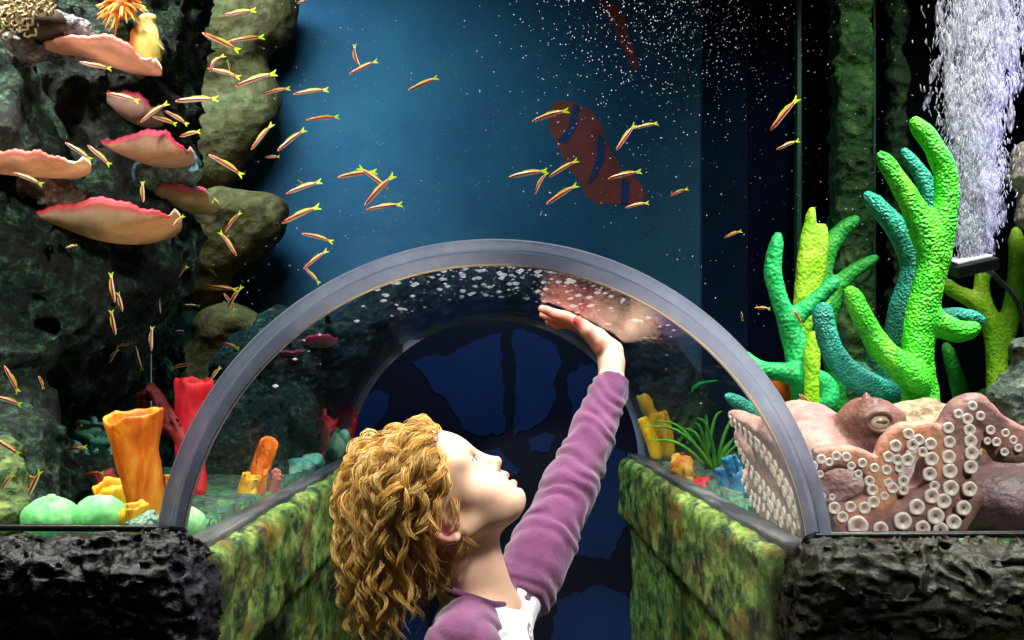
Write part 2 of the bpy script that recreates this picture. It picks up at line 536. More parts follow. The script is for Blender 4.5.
# the muted clownfish painted on the panel
M_rust = plain('faded_rust', srgb(146, 52, 42), 0.8, 0.3, 14)
M_fadeblue = plain('faded_blue', srgb(30, 52, 96), 0.8, 0.2, 14)
fishbody = [(548,112),(560,100),(578,104),(594,112),(604,132),(612,152),(622,170),(640,182),(646,196),(640,206),(622,204),(600,206),(586,196),(580,182),(566,166),(558,146),(550,130)]
pf = mural(fishbody, 'painted_clownfish', YB - 0.0002, M_rust, backw, 3, 6, .0008)
mural([(574,104),(580,106),(577,126),(568,143),(556,142),(568,128)], 'white_band', YB - 0.0011, M_fadeblue, pf, 1, 6, .0006)
mural([(598,132),(606,140),(604,160),(596,178),(586,186),(596,160)], 'white_band', YB - 0.0011, M_fadeblue, pf, 1, 6, .0006)
mural([(622,178),(630,182),(628,204),(621,204)], 'white_band', YB - 0.0011, M_fadeblue, pf, 1, 6, .0006)
mural([(596,0),(606,14),(618,40),(634,72),(638,60),(628,30),(620,6)], 'painted_clownfish', YB - 0.0002, M_rust, backw, 3, 6, .0008)

# side panels of the tank
M_side = plain('side_panel', srgb(6, 26, 52), 0.25, 0.3, 4)
structure('wall_tank_left', bevel_box('wall_tank_left', (-1.79, D, 0), (-1.75, YB, 2.55), M_side, 0))
structure('wall_tank_right', bevel_box('wall_tank_right', (1.75, D, 0), (1.79, YB, 2.55), M_side, 0))

# gravel bed either side of the tunnel
t = NT('gravel'); v = t.coord()
vd = t.n('ShaderNodeTexVoronoi'); vd.inputs['Scale'].default_value = 95; t.l(v, vd.inputs['Vector'])
c = t.mix(0.75, t.ramp(t.noise(v, 12, 6, 0.7), [(0.3, srgb(28, 66, 52)), (0.55, srgb(70, 112, 84)), (0.75, srgb(140, 160, 110))]), vd.outputs['Color'], 'SOFT_LIGHT')
M_gravel = t.done(t.principled(c, 0.8, t.bump(vd.outputs['Distance'], 0.8, 0.01)))
for s, nm in ((-1, 'trim_1'), (1, 'trim_2')):
    x0, x1 = sorted((s * 0.40, s * 1.75))
    nx, ny = 120, 130
    X, Y = np.meshgrid(np.linspace(x0, x1, nx), np.linspace(D + 0.02, YB - 0.002, ny), indexing='ij')
    p = np.stack([X, Y, np.zeros_like(X)], -1)
    Z = ZC - 0.2 + 0.010 * fbm(p, 9, 4, 3)
    v = np.stack([X, Y, Z], -1).reshape(-1, 3)
    i, j = np.meshgrid(np.arange(nx - 1), np.arange(ny - 1), indexing='ij'); a = (i * ny + j).ravel()
    top = np.stack([a, a + ny, a + ny + 1, a + 1], -1)
    n0 = len(v); low = v.copy(); low[:, 2] = 0.80
    bot = (top + n0)[:, ::-1]
    def strip(ids):
        ids = np.array(ids); return np.stack([ids[:-1], ids[1:], ids[1:] + n0, ids[:-1] + n0], -1)
    e1 = strip([q * ny for q in range(nx)])[:, ::-1]; e2 = strip([q * ny + ny - 1 for q in range(nx)])
    e3 = strip(list(range(ny))); e4 = strip([(nx - 1) * ny + q for q in range(ny)])[:, ::-1]
    me = raw_mesh('gravel_bed', np.vstack([v, low]), np.vstack([top, bot, e1, e2, e3, e4]), M_gravel)
    structure('tank_floor', me, ('gravel bed of the tank on the left of the tunnel', 'gravel bed of the tank on the right of the tunnel')[s > 0])

# low overgrown walls that carry the tunnel, each with a projecting ledge cap
M_al = [algae_mat('algae_wall', 1.3), algae_mat('algae_cap', 4.1), algae_mat('algae_wall_r', 7.7), algae_mat('algae_cap_r', 11.2)]
def rough_box(name, lo, hi, mat, h=0.011, rr=0.014, amp=0.004, seed=0):
    g = Grid.box(np.array(lo) - 0.03, np.array(hi) + 0.03, h)
    g.rbox(lo, hi, rr)
    g.displace(lambda p: amp * fbm(p, 22, 4, seed) + amp * 0.6 * fbm(p, 60, 2, seed + 5), 0.03)
    return g.mesh(name, mat)
for s, nm in ((-1, 'wall_left'), (1, 'wall_right')):
    q = 0 if s < 0 else 2
    x = sorted((s * 0.352, s * 0.47)); wl = structure(nm, rough_box(nm, (x[0], D - 0.0, 0.3), (x[1], YB, ZA - 0.02), M_al[q], 0.013, 0.012, 0.005, 3 + q))
    lower = bevel_box('plinth', (x[0], D, 0), (x[1], YB, 0.31), M_al[q], 0.004); structure('plinth', lower, None, wl)
    x = sorted((s * 0.322, s * 0.398)); structure('ledge_cap', rough_box('ledge_cap', (x[0], D - 0.0, 0.885), (x[1], YB, ZC - 0.206), M_al[q + 1], 0.008, 0.02, 0.0035, 13 + q), None, wl)

M_sill = rock_mat('grey_sill', srgb(40, 44, 50), srgb(78, 80, 84), srgb(128, 124, 116), 20, 0.4, 0.004, (1, .12, 1), 0.4)
for s, nm in ((-1, 'trim_5'), (1, 'trim_6')):
    x = sorted((s * 0.345, s * 0.380))
    structure(nm, bevel_box(nm, (x[0], D + 0.02, ZC - 0.214), (x[1], YB, ZC - 0.198), M_sill, 0.004))['label'] = ('grey sill under the left foot of the tunnel', 'grey sill under the right foot of the tunnel')[s > 0]

# dark rock facade in front of the tank, left and right of the tunnel mouth
M_fl = rock_mat('black_rock', srgb(7, 7, 7), srgb(18, 18, 15), srgb(70, 70, 68), 9, 1.0, 0.012, rough=0.45, spec=0.6)
M_fr = rock_mat('olive_rock', srgb(14, 16, 9), srgb(60, 58, 34), srgb(128, 122, 84), 8, 1.0, 0.012, rough=0.5, spec=0.5)
def facade(name, x0, x1, ztop, mat, seed, amp):
    lo = np.array((x0, 1.225, 0.55)); hi = np.array((x1, 1.362, ztop))
    g = Grid.box(lo - 0.03, hi + 0.03, 0.0038)
    g.rbox(lo, hi, 0.05)
    def wr(p):
        q = p + 0.012 * np.stack([vnoise(p, 28, seed + a) for a in (1, 2, 3)], -1)
        return -.55 * amp + amp * (np.abs(vnoise(q * np.array((1, 1, 1.5)), 58, seed)) ** 0.6) * 1.5 + amp * fbm(p, 20, 3, seed + 9) * 0.6 + .004 * np.abs(vnoise(q, 130, seed + 4))
    g.displace(wr, 0.05)
    return structure(name, g.mesh(name, mat, relax=0))
facade('wall_front_left', -0.62, P(214, 0, 1.29)[0], P(0, 528, 1.36)[2], M_fl, 21, 0.010)
facade('wall_front_right', P(786, 0, 1.29)[0], 0.68, P(0, 534, 1.36)[2], M_fr, 33, 0.011)
M_black = plain('black_rubber', srgb(7, 7, 8), 0.35, 0.2, 20, 0.05, 60)
for nm, pts in (('trim_3', [(-40, 527.5, 1.352), (140, 528.5, 1.352), (176, 530, 1.352), (184, 533, 1.352), (188, 545, 1.352)]), ('trim_4', [(803, 552, 1.352), (806, 541, 1.352), (815, 536.5, 1.352), (840, 535, 1.352), (1060, 534, 1.352)])):
    v, f = tube_vf(spline([P(*q) for q in pts], 40), 0.0042, 8)
    o = structure(nm, raw_mesh('gasket', v, f, M_black)); o['label'] = 'black gasket along the bottom of the tank window'

# clear front pane with the arched mouth
M_pane = sheet_glass('front_pane', (0.985, 0.995, 0.99, 1), 6.0, 0.5, 0.02)
structure('window_1', extrude_y('window_1', arch_poly(-1.75, 1.75, ZC - 0.205, 2.45, 0.3847), D, D + 0.018, M_pane))['label'] = 'clear front pane of the tank with an arched opening'

# ------------------------------------------------------------------ acrylic tunnel
def arc_sweep(name, prof, mat, a0=-0.02, a1=PI + 0.02, n=96):
    """sweep a closed (radius, y) profile round the tunnel axis"""
    k = len(prof); v = []; f = []
    for i in range(n + 1):
        a = a0 + (a1 - a0) * i / n
        for r, y in prof: v.append((r * math.cos(a), y, ZA + r * math.sin(a)))
    for i in range(n):
        for j in range(k):
            jj = (j + 1) % k
            f.append((i * k + j, i * k + jj, (i + 1) * k + jj, (i + 1) * k + j))
    f.append(tuple(range(k - 1, -1, -1))); f.append(tuple(n * k + j for j in range(k)))
    me = raw_mesh(name, v, f, mat)
    bm = bmesh.new(); bm.from_mesh(me); bmesh.ops.recalc_face_normals(bm, faces=list(bm.faces)); bm.to_mesh(me); bm.free()
    try: me.set_sharp_from_angle(angle=0.6)
    except Exception: pass
    return me
tun = tag(bpy.data.objects.new('acrylic_tunnel', None), 'clear acrylic half-round tunnel running back through the tank', 'tunnel'); link(tun)
tun.location = (0, D, ZA); tun['kind'] = 'structure'
M_tube = sheet_glass('clear_acrylic', (0.98, 0.995, 0.99, 1), 7.0, 0.62, 0.06, (55, 6, 55), 0.8, 0.02)
put('tunnel_shell', arc_sweep('tunnel_shell', [(RIN, D + 0.10), (RIN, YB - 0.005), (ROUT, YB - 0.005), (ROUT, D + 0.10)], M_tube), tun)
t = NT('edge_acrylic'); v = t.coord((6, 160, 6)); nz = t.noise(v, 1.0, 6, 0.65)
c = t.ramp(nz, [(0.35, srgb(150, 156, 176)), (0.6, srgb(200, 204, 220)), (0.75, srgb(240, 240, 248))])
pr = t.principled(c, 0.22, t.bump(nz, 0.15, 0.003), Specular_IOR_Level=0.7)
tl = t.n('ShaderNodeBsdfTranslucent'); t.l(c, tl.inputs['Color'])
m1 = t.n('ShaderNodeMixShader'); m1.inputs[0].default_value = 0.4; t.l(pr, m1.inputs[1]); t.l(tl.outputs[0], m1.inputs[2])
tr = t.n('ShaderNodeBsdfTransparent'); tr.inputs['Color'].default_value = (0.8, 0.84, 0.92, 1)
m2 = t.n('ShaderNodeMixShader'); m2.inputs[0].default_value = 0.72; t.l(tr.outputs[0], m2.inputs[1]); t.l(m1.outputs[0], m2.inputs[2])
M_rim = t.done(m2.outputs[0])
rim = put('rim', arc_sweep('rim', [(0.3555, D - 0.010), (0.3565, D - 0.0125), (0.369, D - 0.0125), (0.3705, D - 0.0155), (0.3825, D - 0.0155), (0.3842, D - 0.012), (0.3842, D + 0.012), (RIN + 0.004, D + 0.08), (0.374, D + 0.08), (0.371, D + 0.014), (0.3555, D + 0.010)], M_rim), tun)
rim['label'] = 'thick grey polished edge of the tunnel mouth'
M_gold = plain('golden_edge_glint', srgb(206, 178, 132), 0.3, 0.2, 20)  # golden reflection along the rim's inner edge, put in as a coloured bead
put('edge_glint', arc_sweep('edge_glint', [(0.3550 + 0.0014 * math.cos(q), D - 0.0105 + 0.0014 * math.sin(q)) for q in np.linspace(0, 2 * PI, 6, endpoint=False)], M_gold), tun)
M_white = plain('pale_joint', srgb(150, 160, 190), 0.3, 0.2, 20)
put('end_ring', arc_sweep('end_ring', [(RIN - 0.004, YB - 0.012), (RIN + 0.012, YB - 0.012), (RIN + 0.012, YB), (RIN - 0.004, YB)], M_white), tun)

# ------------------------------------------------------------------ water
t = NT('water_top'); v = t.coord((1, 1, 1))
nz = t.noise(v, 14, 4, 0.55, 0.6)
tr = t.n('ShaderNodeBsdfTransparent'); tr.inputs['Color'].default_value = (0.95, 1, 0.99, 1)
gl = t.n('ShaderNodeBsdfGlossy'); gl.inputs['Roughness'].default_value = 0.05; t.l(t.bump(nz, 0.8, 0.03), gl.inputs['Normal'])
m = t.n('ShaderNodeMixShader'); m.inputs[0].default_value = 0.3; t.l(tr.outputs[0], m.inputs[1]); t.l(gl.outputs[0], m.inputs[2])
M_wtop = t.done(m.outputs[0])
nx, ny = 90, 70
X, Y = np.meshgrid(np.linspace(-1.74, 1.74, nx), np.linspace(D + 0.022, YB - 0.004, ny), indexing='ij')
Z = 2.24 + 0.006 * fbm(np.stack([X, Y, 0 * X], -1), 7, 3, 5)
i, j = np.meshgrid(np.arange(nx - 1), np.arange(ny - 1), indexing='ij'); a = (i * ny + j).ravel()
wt = put('water', raw_mesh('water', np.stack([X, Y, Z], -1).reshape(-1, 3), np.stack([a, a + ny, a + ny + 1, a + 1], -1), M_wtop))
tag(wt, 'rippled water surface at the top of the tank', 'water', None, 'stuff')
# ================================================================== REEF
def sdf_thing(name, g, mat, label, cat, group=None, col=None, relax=1, loc=None):
    o = put(name, g.mesh(name, mat, col, relax)); recentre(o, loc); return tag(o, label, cat, group)

# ---- the dark rock wall on the left
t = NT('mossy_rock'); v = t.coord()
n1 = t.noise(v, 48, 9, 0.74, 0.3); n2 = t.noise(v, 130, 8, 0.75); n3 = t.noise(v, 7, 6, 0.65, 1.0)
c = t.ramp(n1, [(0.36, srgb(6, 14, 13)), (0.50, srgb(22, 48, 38)), (0.60, srgb(78, 122, 90)), (0.71, srgb(186, 212, 178))])
c = t.mix(t.ramp(n3, [(0.5, (0, 0, 0, 1)), (0.62, (0.8, 0.8, 0.8, 1))]), c, srgb(34, 26, 26))
c = t.mix(0.8, c, t.ramp(n2, [(0.40, (0.15, 0.15, 0.15, 1)), (0.62, (1.5, 1.5, 1.5, 1))]), 'MULTIPLY')
M_moss = t.done(t.principled(c, 0.7, t.bump(t.math('ADD', n2, t.math('MULTIPLY', t.voro(v, 75), 0.8)), 1.0, 0.02), Specular_IOR_Level=0.35))
def rock_disp(amp, seed, sc=9):
    def fn(p):
        q = p * np.array((1, 1, 0.75)) + 0.02 * np.stack([vnoise(p, 12, seed + a) for a in (1, 2, 3)], -1)
        return -amp * fbm(q, sc, 5, seed, 0.55, True)
    return fn
g = Grid.box((-1.6, 1.45, ZC - 0.26), (-0.42, 3.08, 2.21), 0.0105)
def W(px, py, Y): return P(px, py, Y)
g.chain([W(98, -20, 2.05), W(100, 60, 2.05), W(108, 150, 2.08), W(95, 240, 2.05), W(60, 330, 2.1)], [.16, .13, .115, .13, .12], 0.05)   # stump
g.chain([W(-60, -80, 1.9), W(-40, 150, 1.85), W(-50, 330, 1.8), W(-40, 470, 1.7), W(-30, 530, 1.65)], [.14, .12, .1, .1, .1], 0.05)
g.ell(W(50, 285, 1.86), (.115, .12, .085), 0.05); g.ell(W(10, 270, 1.8), (.10, .1, .085), 0.05); g.ell(W(95, 250, 1.95), (.075, .09, .07), 0.04)
g.chain([W(20, 360, 1.72), W(14, 420, 1.7), W(-6, 500, 1.62)], [.03, .035, .05], 0.03)
g.chain([W(40, 180, 2.75), W(50, 350, 2.75), W(70, 480, 2.7)], [.27, .25, .2], 0.05)                 # dark hollow behind
g.ell(W(35, 500, 1.9), (.14, .14, .06), 0.04); g.ell(W(150, 470, 2.9), (.22, .14, .12), 0.05)
g.chain([W(150, -40, 2.3), W(150, 60, 2.35), W(135, 200, 2.4), W(120, 330, 2.5)], [.07, .06, .07, .07], 0.04)
g.displace(rock_disp(0.020, 41, 12), 0.09); g.displace(lambda p: -0.010 * fbm(p * np.array((1, 1, .6)), 44, 3, 77, 0.65, True), 0.04)
g.f = np.maximum(g.f, g.full()[..., 2] - 2.20)
rockw = sdf_thing('rock_wall', g, M_moss, 'tall dark mossy rock pile filling the left side of the tank', 'rock')

# low rock pile seen through the left side of the tunnel
g = Grid.box((-0.98, 2.2, ZC - 0.22), (-0.40, 3.1, 1.62), 0.0125)
for px, py, Y, r in ((330, 440, 2.98, .09), (300, 400, 2.95, .10), (262, 380, 2.85, .09), (232, 430, 2.6, .08), (280, 440, 2.75, .085), (236, 474, 2.5, .07), (236, 455, 2.55, .07), (345, 400, 3.02, .07), (318, 365, 3.02, .07), (283, 345, 2.98, .06), (286, 356, 2.88, .055), (320, 346, 2.88, .055), (300, 380, 2.88, .07)):
    g.ell(W(px, py, Y), (r, r, r * 1.15), 0.05)
g.displace(rock_disp(0.02, 63, 11), 0.08); g.displace(lambda p: -0.006 * fbm(p, 36, 3, 7, 0.6, True), 0.04)
g.f = np.maximum(g.f, (ROUT + 0.012) - np.sqrt(g.full()[..., 0] ** 2 + (g.full()[..., 2] - ZA) ** 2))
sdf_thing('rock_pile', g, M_moss, 'low dark rock pile seen through the left side of the tunnel', 'rock')

v, f = tube_vf(np.stack([P(151, 0, 2.2) * 0 + np.array((P(151, 0, 2.2)[0], 2.2, z)) for z in np.linspace(ZC - .21, 1.56, 12)]), .0016, 8)
o = put('air_line', raw_mesh('air_line', v, f, plain('pale_tubing', srgb(170, 190, 180), .3, .1, 20))); recentre(o); tag(o, 'thin pale tube standing upright beside the rock pile, above the orange sponge', 'tube')

M_drock = rock_mat('dim_teal_rock', srgb(5, 12, 14), srgb(16, 34, 36), srgb(52, 74, 66), 16, 0.9, 0.02, spec=0.2)
g = Grid.box((-.58, 2.86, ZC - .22), (.62, 3.11, 1.64), .0115)
aa = np.radians(np.linspace(8, 168, 26)); rr_ = ROUT + .085
g.chain([(rr_ * math.cos(a), 3.02, ZA + rr_ * math.sin(a)) for a in aa], .058 + .010 * np.sin(aa * 5), .02)
g.cap((rr_ * math.cos(aa[0]), 3.02, ZA + .06), (rr_, 3.02, ZC - .2), .06, .07, .03)
g.displace(rock_disp(.014, 91, 12), .06); g.displace(lambda p: -.006 * fbm(p, 40, 3, 17, .6, True), .04)
g.f = np.maximum(g.f, (ROUT + .008) - np.sqrt(g.full()[..., 0] ** 2 + (g.full()[..., 2] - ZA) ** 2))
sdf_thing('rock_arch', g, M_drock, 'dark rock arch built round the far end of the tunnel', 'rock')

# olive rocks in the blue behind the shoal
M_olive = rock_mat('olive_silt_rock', srgb(76, 48, 30), srgb(102, 80, 44), srgb(110, 104, 64), 11, 0.7, 0.015, spec=0.1)
def blob(name, label, parts, mat, h=0.012, amp=0.02, sc=7, seed=1, cat='rock', k=0.06, group=None):
    pts = [(W(a, b, Y), r) for a, b, Y, r in parts]
    lo = np.min([p - np.max(r) for p, r in pts], 0) - 0.03; hi = np.max([p + np.max(r) for p, r in pts], 0) + 0.03
    hi[1] = min(hi[1], YB - 0.003)
    g = Grid.box(lo, hi, h)
    for p, r in pts: g.ell(p, r, k)
    if amp: g.displace(lambda p: amp * fbm(p, sc, 4, seed), 0.08)
    g.f = np.maximum(g.f, g.full()[..., 2] - 2.215)
    return sdf_thing(name, g, mat, label, cat, group)
blob('back_rock', 'brownish green rock at the back, highest of three, behind the upper shoal', [(205, 20, 3.0, (.17, .08, .17)), (245, 5, 3.0, (.14, .07, .12)), (236, 100, 3.02, (.10, .06, .12)), (215, 130, 3.02, (.09, .06, .14)), (258, 92, 3.02, (.05, .05, .07))], M_olive, seed=4)
blob('back_rock', 'brownish green rock with a rounded knob at the back, middle of three', [(235, 215, 3.0, (.11, .07, .07)), (268, 207, 2.99, (.055, .05, .05)), (212, 245, 3.0, (.10, .07, .09)), (198, 280, 3.02, (.07, .05, .08)), (245, 230, 3.0, (.07, .06, .05))], M_olive, seed=9)
blob('back_rock', 'brownish green rock at the back, lowest of three, beside the tunnel arch', [(238, 328, 3.0, (.10, .07, .06)), (222, 365, 3.0, (.11, .07, .10)), (205, 400, 3.0, (.12, .07, .10))], M_olive, seed=14)
M_post = rock_mat('dim_olive_post', srgb(24, 44, 36), srgb(36, 56, 40), srgb(54, 70, 46), 6, 0.3, 0.01, spec=0.1)
def post(name, label, px0, px1, Y, mat, amp=0.008, seed=0, depth=0.08, h=0.0125, sc=12):
    x0, x1 = P(px0, 0, Y)[0], P(px1, 0, Y)[0]
    g = Grid.box((x0 - .03, Y - depth / 2 - .03, ZC - 0.235), (x1 + .03, Y + depth / 2 + .02, 2.24), h)
    g.rbox((x0, Y - depth / 2, ZC - 0.22), (x1, Y + depth / 2, 2.22), 0.02)
    g.displace(lambda p: -amp * fbm(p, sc, 5, seed, 0.6, True), 0.05)
    return sdf_thing(name, g, mat, label, 'pillar')
post('pillar', 'dim olive pillar at the back between the rock pile and the blue panel', 176, 201, 3.03, M_post, 0.004, 3)
M_mpost = rock_mat('mossy_pillar', srgb(18, 44, 22), srgb(58, 98, 44), srgb(120, 150, 84), 13, 1.0, 0.02)
M_mpost2 = rock_mat('dark_mossy_pillar', srgb(12, 34, 20), srgb(36, 66, 34), srgb(78, 104, 62), 13, 1.0, 0.02)
post('pillar', 'broad mossy green pillar at the back right between dark panels', 838, 864, 2.95, M_mpost, 0.012, 31, 0.09, 0.009, 16)
post('pillar', 'narrow dark mossy pillar at the back, nearest to the bubble column', 891, 902, 3.0, M_mpost2, 0.009, 37, 0.06, 0.009, 16)
M_slim = plain('green_post', srgb(26, 74, 52), 0.5, 0.25, 10)
for a, b, lab in ((796, 801, 'thin green upright strip at the back left of the broad mossy pillar'), (872, 875, 'thin dark green upright strip at the back between the two mossy pillars')):
    o = put('strip', bevel_box('strip', (P(a, 0, 3.06)[0], 3.05, ZC - .21), (P(b, 0, 3.06)[0], 3.08, 2.22), M_slim, 0.002)); recentre(o); tag(o, lab, 'strip')

# ---- plate corals on the rock
t = NT('plate_coral'); v = t.coord(); c = attr_col(t)
n = t.noise(v, 45, 6, 0.65); n2 = t.noise(v, 14, 4)
c = t.mix(0.8, c, t.ramp(n, [(0.3, (0.72, 0.66, 0.62, 1)), (0.7, (1.1, 1.1, 1.1, 1))]), 'MULTIPLY')
pr = t.principled(c, 0.6, t.bump(t.math('ADD', n, n2), 0.4, 0.006)); tl = t.n('ShaderNodeBsdfTranslucent'); t.l(c, tl.inputs['Color'])
m = t.n('ShaderNodeMixShader'); m.inputs[0].default_value = 0.3; t.l(pr, m.inputs[1]); t.l(tl.outputs[0], m.inputs[2]); M_plate = t.done(m.outputs[0])
def plate(Y, rim, low, label, depth=0.13, rimcol=srgb(228, 44, 78), body=srgb(206, 176, 140), tip=None, seed=0, rimw=0.12, group='plate corals on the left rock'):
    """rim: pixels of the front edge, left to right; low: pixels where the underside meets the rock, left to right"""
    n = 56; nv = 16
    Rp = spline(rim, n); Lp = spline(low, n)
    s = np.linspace(-1, 1, n); bow = np.sqrt(np.maximum(0, 1 - s ** 2 * 0.97))
    def at(px, Ys): return np.stack([(px[:, 0] - 494) * Ys / F, Ys, ZC - (px[:, 1] - 377) * Ys / F], -1)
    R = at(Rp, Y - .035 * bow); L = at(Lp, Y - .02 * bow); back = L.copy(); back[:, 1] += depth * bow; back[:, 2] += .012
    under = np.zeros((nv, n, 3)); top = np.zeros((nv, n, 3)); cu = np.zeros((nv, n, 3)); ct = np.zeros((nv, n, 3))
    for i in range(nv):
        u = i / (nv - 1)                       # 0 at the rock, 1 at the rim
        a = (1 - u) ** 2; b2 = 2 * u * (1 - u); c2 = u * u
        ctrl = at(Lp * 1.25 - Rp * .25, Y - .03 * bow)
        q = a * back + b2 * ctrl + c2 * R
        wv = 0.0016 * np.sin(s * 13 + seed) * u ** 2 + 0.0009 * np.sin(s * 47 + seed * 2) * u ** 3
        q[:, 2] += wv; under[i] = q
        tq = q.copy(); tq[:, 2] += 0.0075 * (1 - 0.55 * u ** 3); tq[:, 1] += 0.004 * u; top[i] = tq
        k = np.clip((u - (1 - rimw)) / (rimw * 0.6), 0, 1) ** 1.5
        b_ = np.array(body[:3]) * .75 + np.array(srgb(236, 206, 190)[:3]) * .45; rc = np.array(rimcol[:3])
        var = 0.9 + 0.2 * vnoise(q, 30, seed)[:, None]
        cu[i] = (b_ * (1 - k) + rc * k) * var
        kt = np.clip((u - 0.8) / 0.2, 0, 1); ct[i] = (b_ * 0.8 * (1 - kt) + rc * kt) * var
    if tip is not None:
        for arr in (cu, ct):
            wgt = np.clip((s - 0.6) / 0.25, 0, 1)[None, :, None]; arr[:] = arr * (1 - wgt) + np.array(tip[:3]) * wgt
    v = np.vstack([under.reshape(-1, 3), top.reshape(-1, 3)]); cc = np.vstack([cu.reshape(-1, 3), ct.reshape(-1, 3)])
    o_ = nv * n; f = []
    for i in range(nv - 1):
        for j in range(n - 1):
            a, b, c_, d = i * n + j, i * n + j + 1, (i + 1) * n + j + 1, (i + 1) * n + j
            f.append((a, d, c_, b)); f.append((a + o_, b + o_, c_ + o_, d + o_))
    for j in range(n - 1):
        a, b = (nv - 1) * n + j, (nv - 1) * n + j + 1; f.append((a, a + o_, b + o_, b)); f.append((j, j + 1, j + 1 + o_, j + o_))
    for i in range(nv - 1):
        a, b = i * n, (i + 1) * n; f.append((a, a + o_, b + o_, b)); a += n - 1; b += n - 1; f.append((a, b, b + o_, a + o_))
    o = put('plate_coral', raw_mesh('plate_coral', v, f, M_plate, True, cc)); recentre(o)
    return tag(o, label, 'coral', group)
CREAM = srgb(214, 182, 146)
plate(1.76, [(30, 47), (48, 40), (78, 37), (104, 36), (124, 42), (138, 56), (152, 61)], [(36, 50), (58, 47), (82, 50), (100, 55), (120, 58), (138, 63), (150, 66)], 'peach plate coral with a drooping right tip, highest on the left rock', 0.16, srgb(238, 130, 110), srgb(210, 166, 146), srgb(240, 205, 190), 1)
plate(1.90, [(107, 93), (122, 92), (134, 93), (144, 98), (150, 106), (156, 110)], [(106, 106), (116, 116), (128, 120), (138, 120), (148, 117), (155, 113)], 'small lilac plate coral with a striped fish across it, below the peach plate coral', 0.12, srgb(232, 70, 130), srgb(186, 148, 140), srgb(236, 210, 200), 2)
plate(1.80, [(100, 141), (116, 141), (134, 134), (152, 131), (166, 133), (176, 143), (188, 154)], [(102, 147), (116, 155), (132, 159), (148, 160), (164, 159), (176, 157), (186, 156)], 'plate coral with a raised hot pink rim right above the bluish rock', 0.14, srgb(238, 56, 110), srgb(196, 162, 132), None, 3)
plate(1.95, [(152, 186), (166, 184), (180, 186), (194, 189), (204, 189), (211, 205)], [(154, 197), (166, 205), (178, 210), (190, 210), (202, 208), (211, 207)], 'pale yellowish plate coral with a squared right end, just under the bluish rock', 0.14, srgb(226, 96, 140), srgb(168, 152, 92), srgb(216, 200, 140), 4)
plate(1.70, [(36, 212), (58, 207), (80, 203), (104, 199), (124, 204), (140, 209), (156, 213), (170, 217)], [(40, 222), (56, 230), (78, 237), (104, 239), (126, 236), (144, 231), (158, 225), (169, 219)], 'largest plate coral, cream underside and bright red rim, lowest on the left rock', 0.18, srgb(236, 50, 74), srgb(200, 168, 122), None, 5)
plate(1.66, [(-30, 152), (0, 152), (22, 152), (40, 153), (58, 159), (78, 164)], [(-30, 172), (0, 172), (20, 171), (40, 170), (60, 167), (77, 166)], 'salmon plate coral cut off by the left edge of the picture', 0.15, srgb(232, 108, 92), srgb(212, 170, 132), srgb(232, 206, 180), 6)
plate(2.80, [(262, 349), (278, 351), (292, 352), (308, 350)], [(264, 354), (280, 360), (296, 360), (307, 354)], 'small dark plate coral standing for a pink reflection, left one of two seen through the tunnel', 0.06, srgb(224, 70, 110), srgb(112, 92, 70), None, 7, 0.3)  # two plates added where plate reflections show in the tunnel wall
plate(2.80, [(300, 342), (312, 336), (326, 335), (338, 341)], [(302, 347), (314, 350), (328, 349), (337, 344)], 'small dark plate coral standing for a pink reflection, right one of two seen through the tunnel', 0.06, srgb(228, 60, 110), srgb(120, 104, 74), None, 8, 0.3)

# bluish white lumpy rock under the pink plate
M_blueish = rock_mat('bluish_crust', srgb(38, 66, 84), srgb(110, 150, 160), srgb(206, 224, 222), 26, 1.0, 0.012)
blob('lumpy_rock', 'bluish white lumpy rock between two plate corals', [(152, 176, 1.95, (.03, .04, .024)), (172, 170, 1.94, (.03, .04, .025)), (188, 167, 1.95, (.022, .035, .027))], M_blueish, 0.0045, 0.006, 40, 5, 'rock', 0.01)
M_lilac = rock_mat('lilac_crust', srgb(26, 28, 34), srgb(120, 118, 126), srgb(220, 212, 216), 34, 1.0, 0.012)
blob('crusted_rock', 'rock ledge with pale lilac crust above the peach plate coral', [(30, 46, 1.76, (.028, .05, .022)), (54, 32, 1.78, (.032, .05, .024)), (74, 36, 1.80, (.03, .05, .014))], M_lilac, 0.0045, 0.012, 30, 6, 'rock', 0.02)
blob('crusted_rock', 'rock ledge with pale lilac crust above the largest plate coral', [(48, 196, 1.76, (.028, .04, .022)), (68, 196, 1.78, (.026, .04, .016)), (40, 184, 1.76, (.02, .04, .016))], M_lilac, 0.0045, 0.012, 30, 8, 'rock', 0.02)

# ruffled tan coral in the top left corner
M_ruf = attr_mat('ruffle_coral', 0.6, 0.3, 60, 0.3, 90)
mb = MB(); c0 = P(26, 16, 1.70)
for i in range(44):
    a = RNG.uniform(0, 2 * PI); r = RNG.uniform(0, 1) ** 0.6
    c1 = c0 + np.array((0.050 * r * math.cos(a) * 1.05, -0.012 - 0.015 * (1 - r), 0.028 * r * math.sin(a) + 0.018 * r * math.cos(a)))
    th = np.linspace(0, 2 * PI, 19); R_ = RNG.uniform(0.007, 0.011)
    ring = c1 + np.stack([R_ * np.cos(th) * (1 + .25 * np.sin(5 * th + a)), 0.003 * np.sin(4 * th), R_ * np.sin(th) * (1 + .25 * np.sin(5 * th + a))], -1)
    v, f = tube_vf(ring, 0.0021, 6, False); mb.add(v, f, np.array(srgb(146, 126, 84)[:3]) * RNG.uniform(.6, 1.1))
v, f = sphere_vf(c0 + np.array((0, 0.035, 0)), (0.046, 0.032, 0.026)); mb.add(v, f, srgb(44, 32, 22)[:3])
o = put('ruffle_coral', mb.mesh('ruffle_coral', M_ruf)); recentre(o); tag(o, 'tan ruffled coral rosettes in the top left corner of the tank', 'coral')

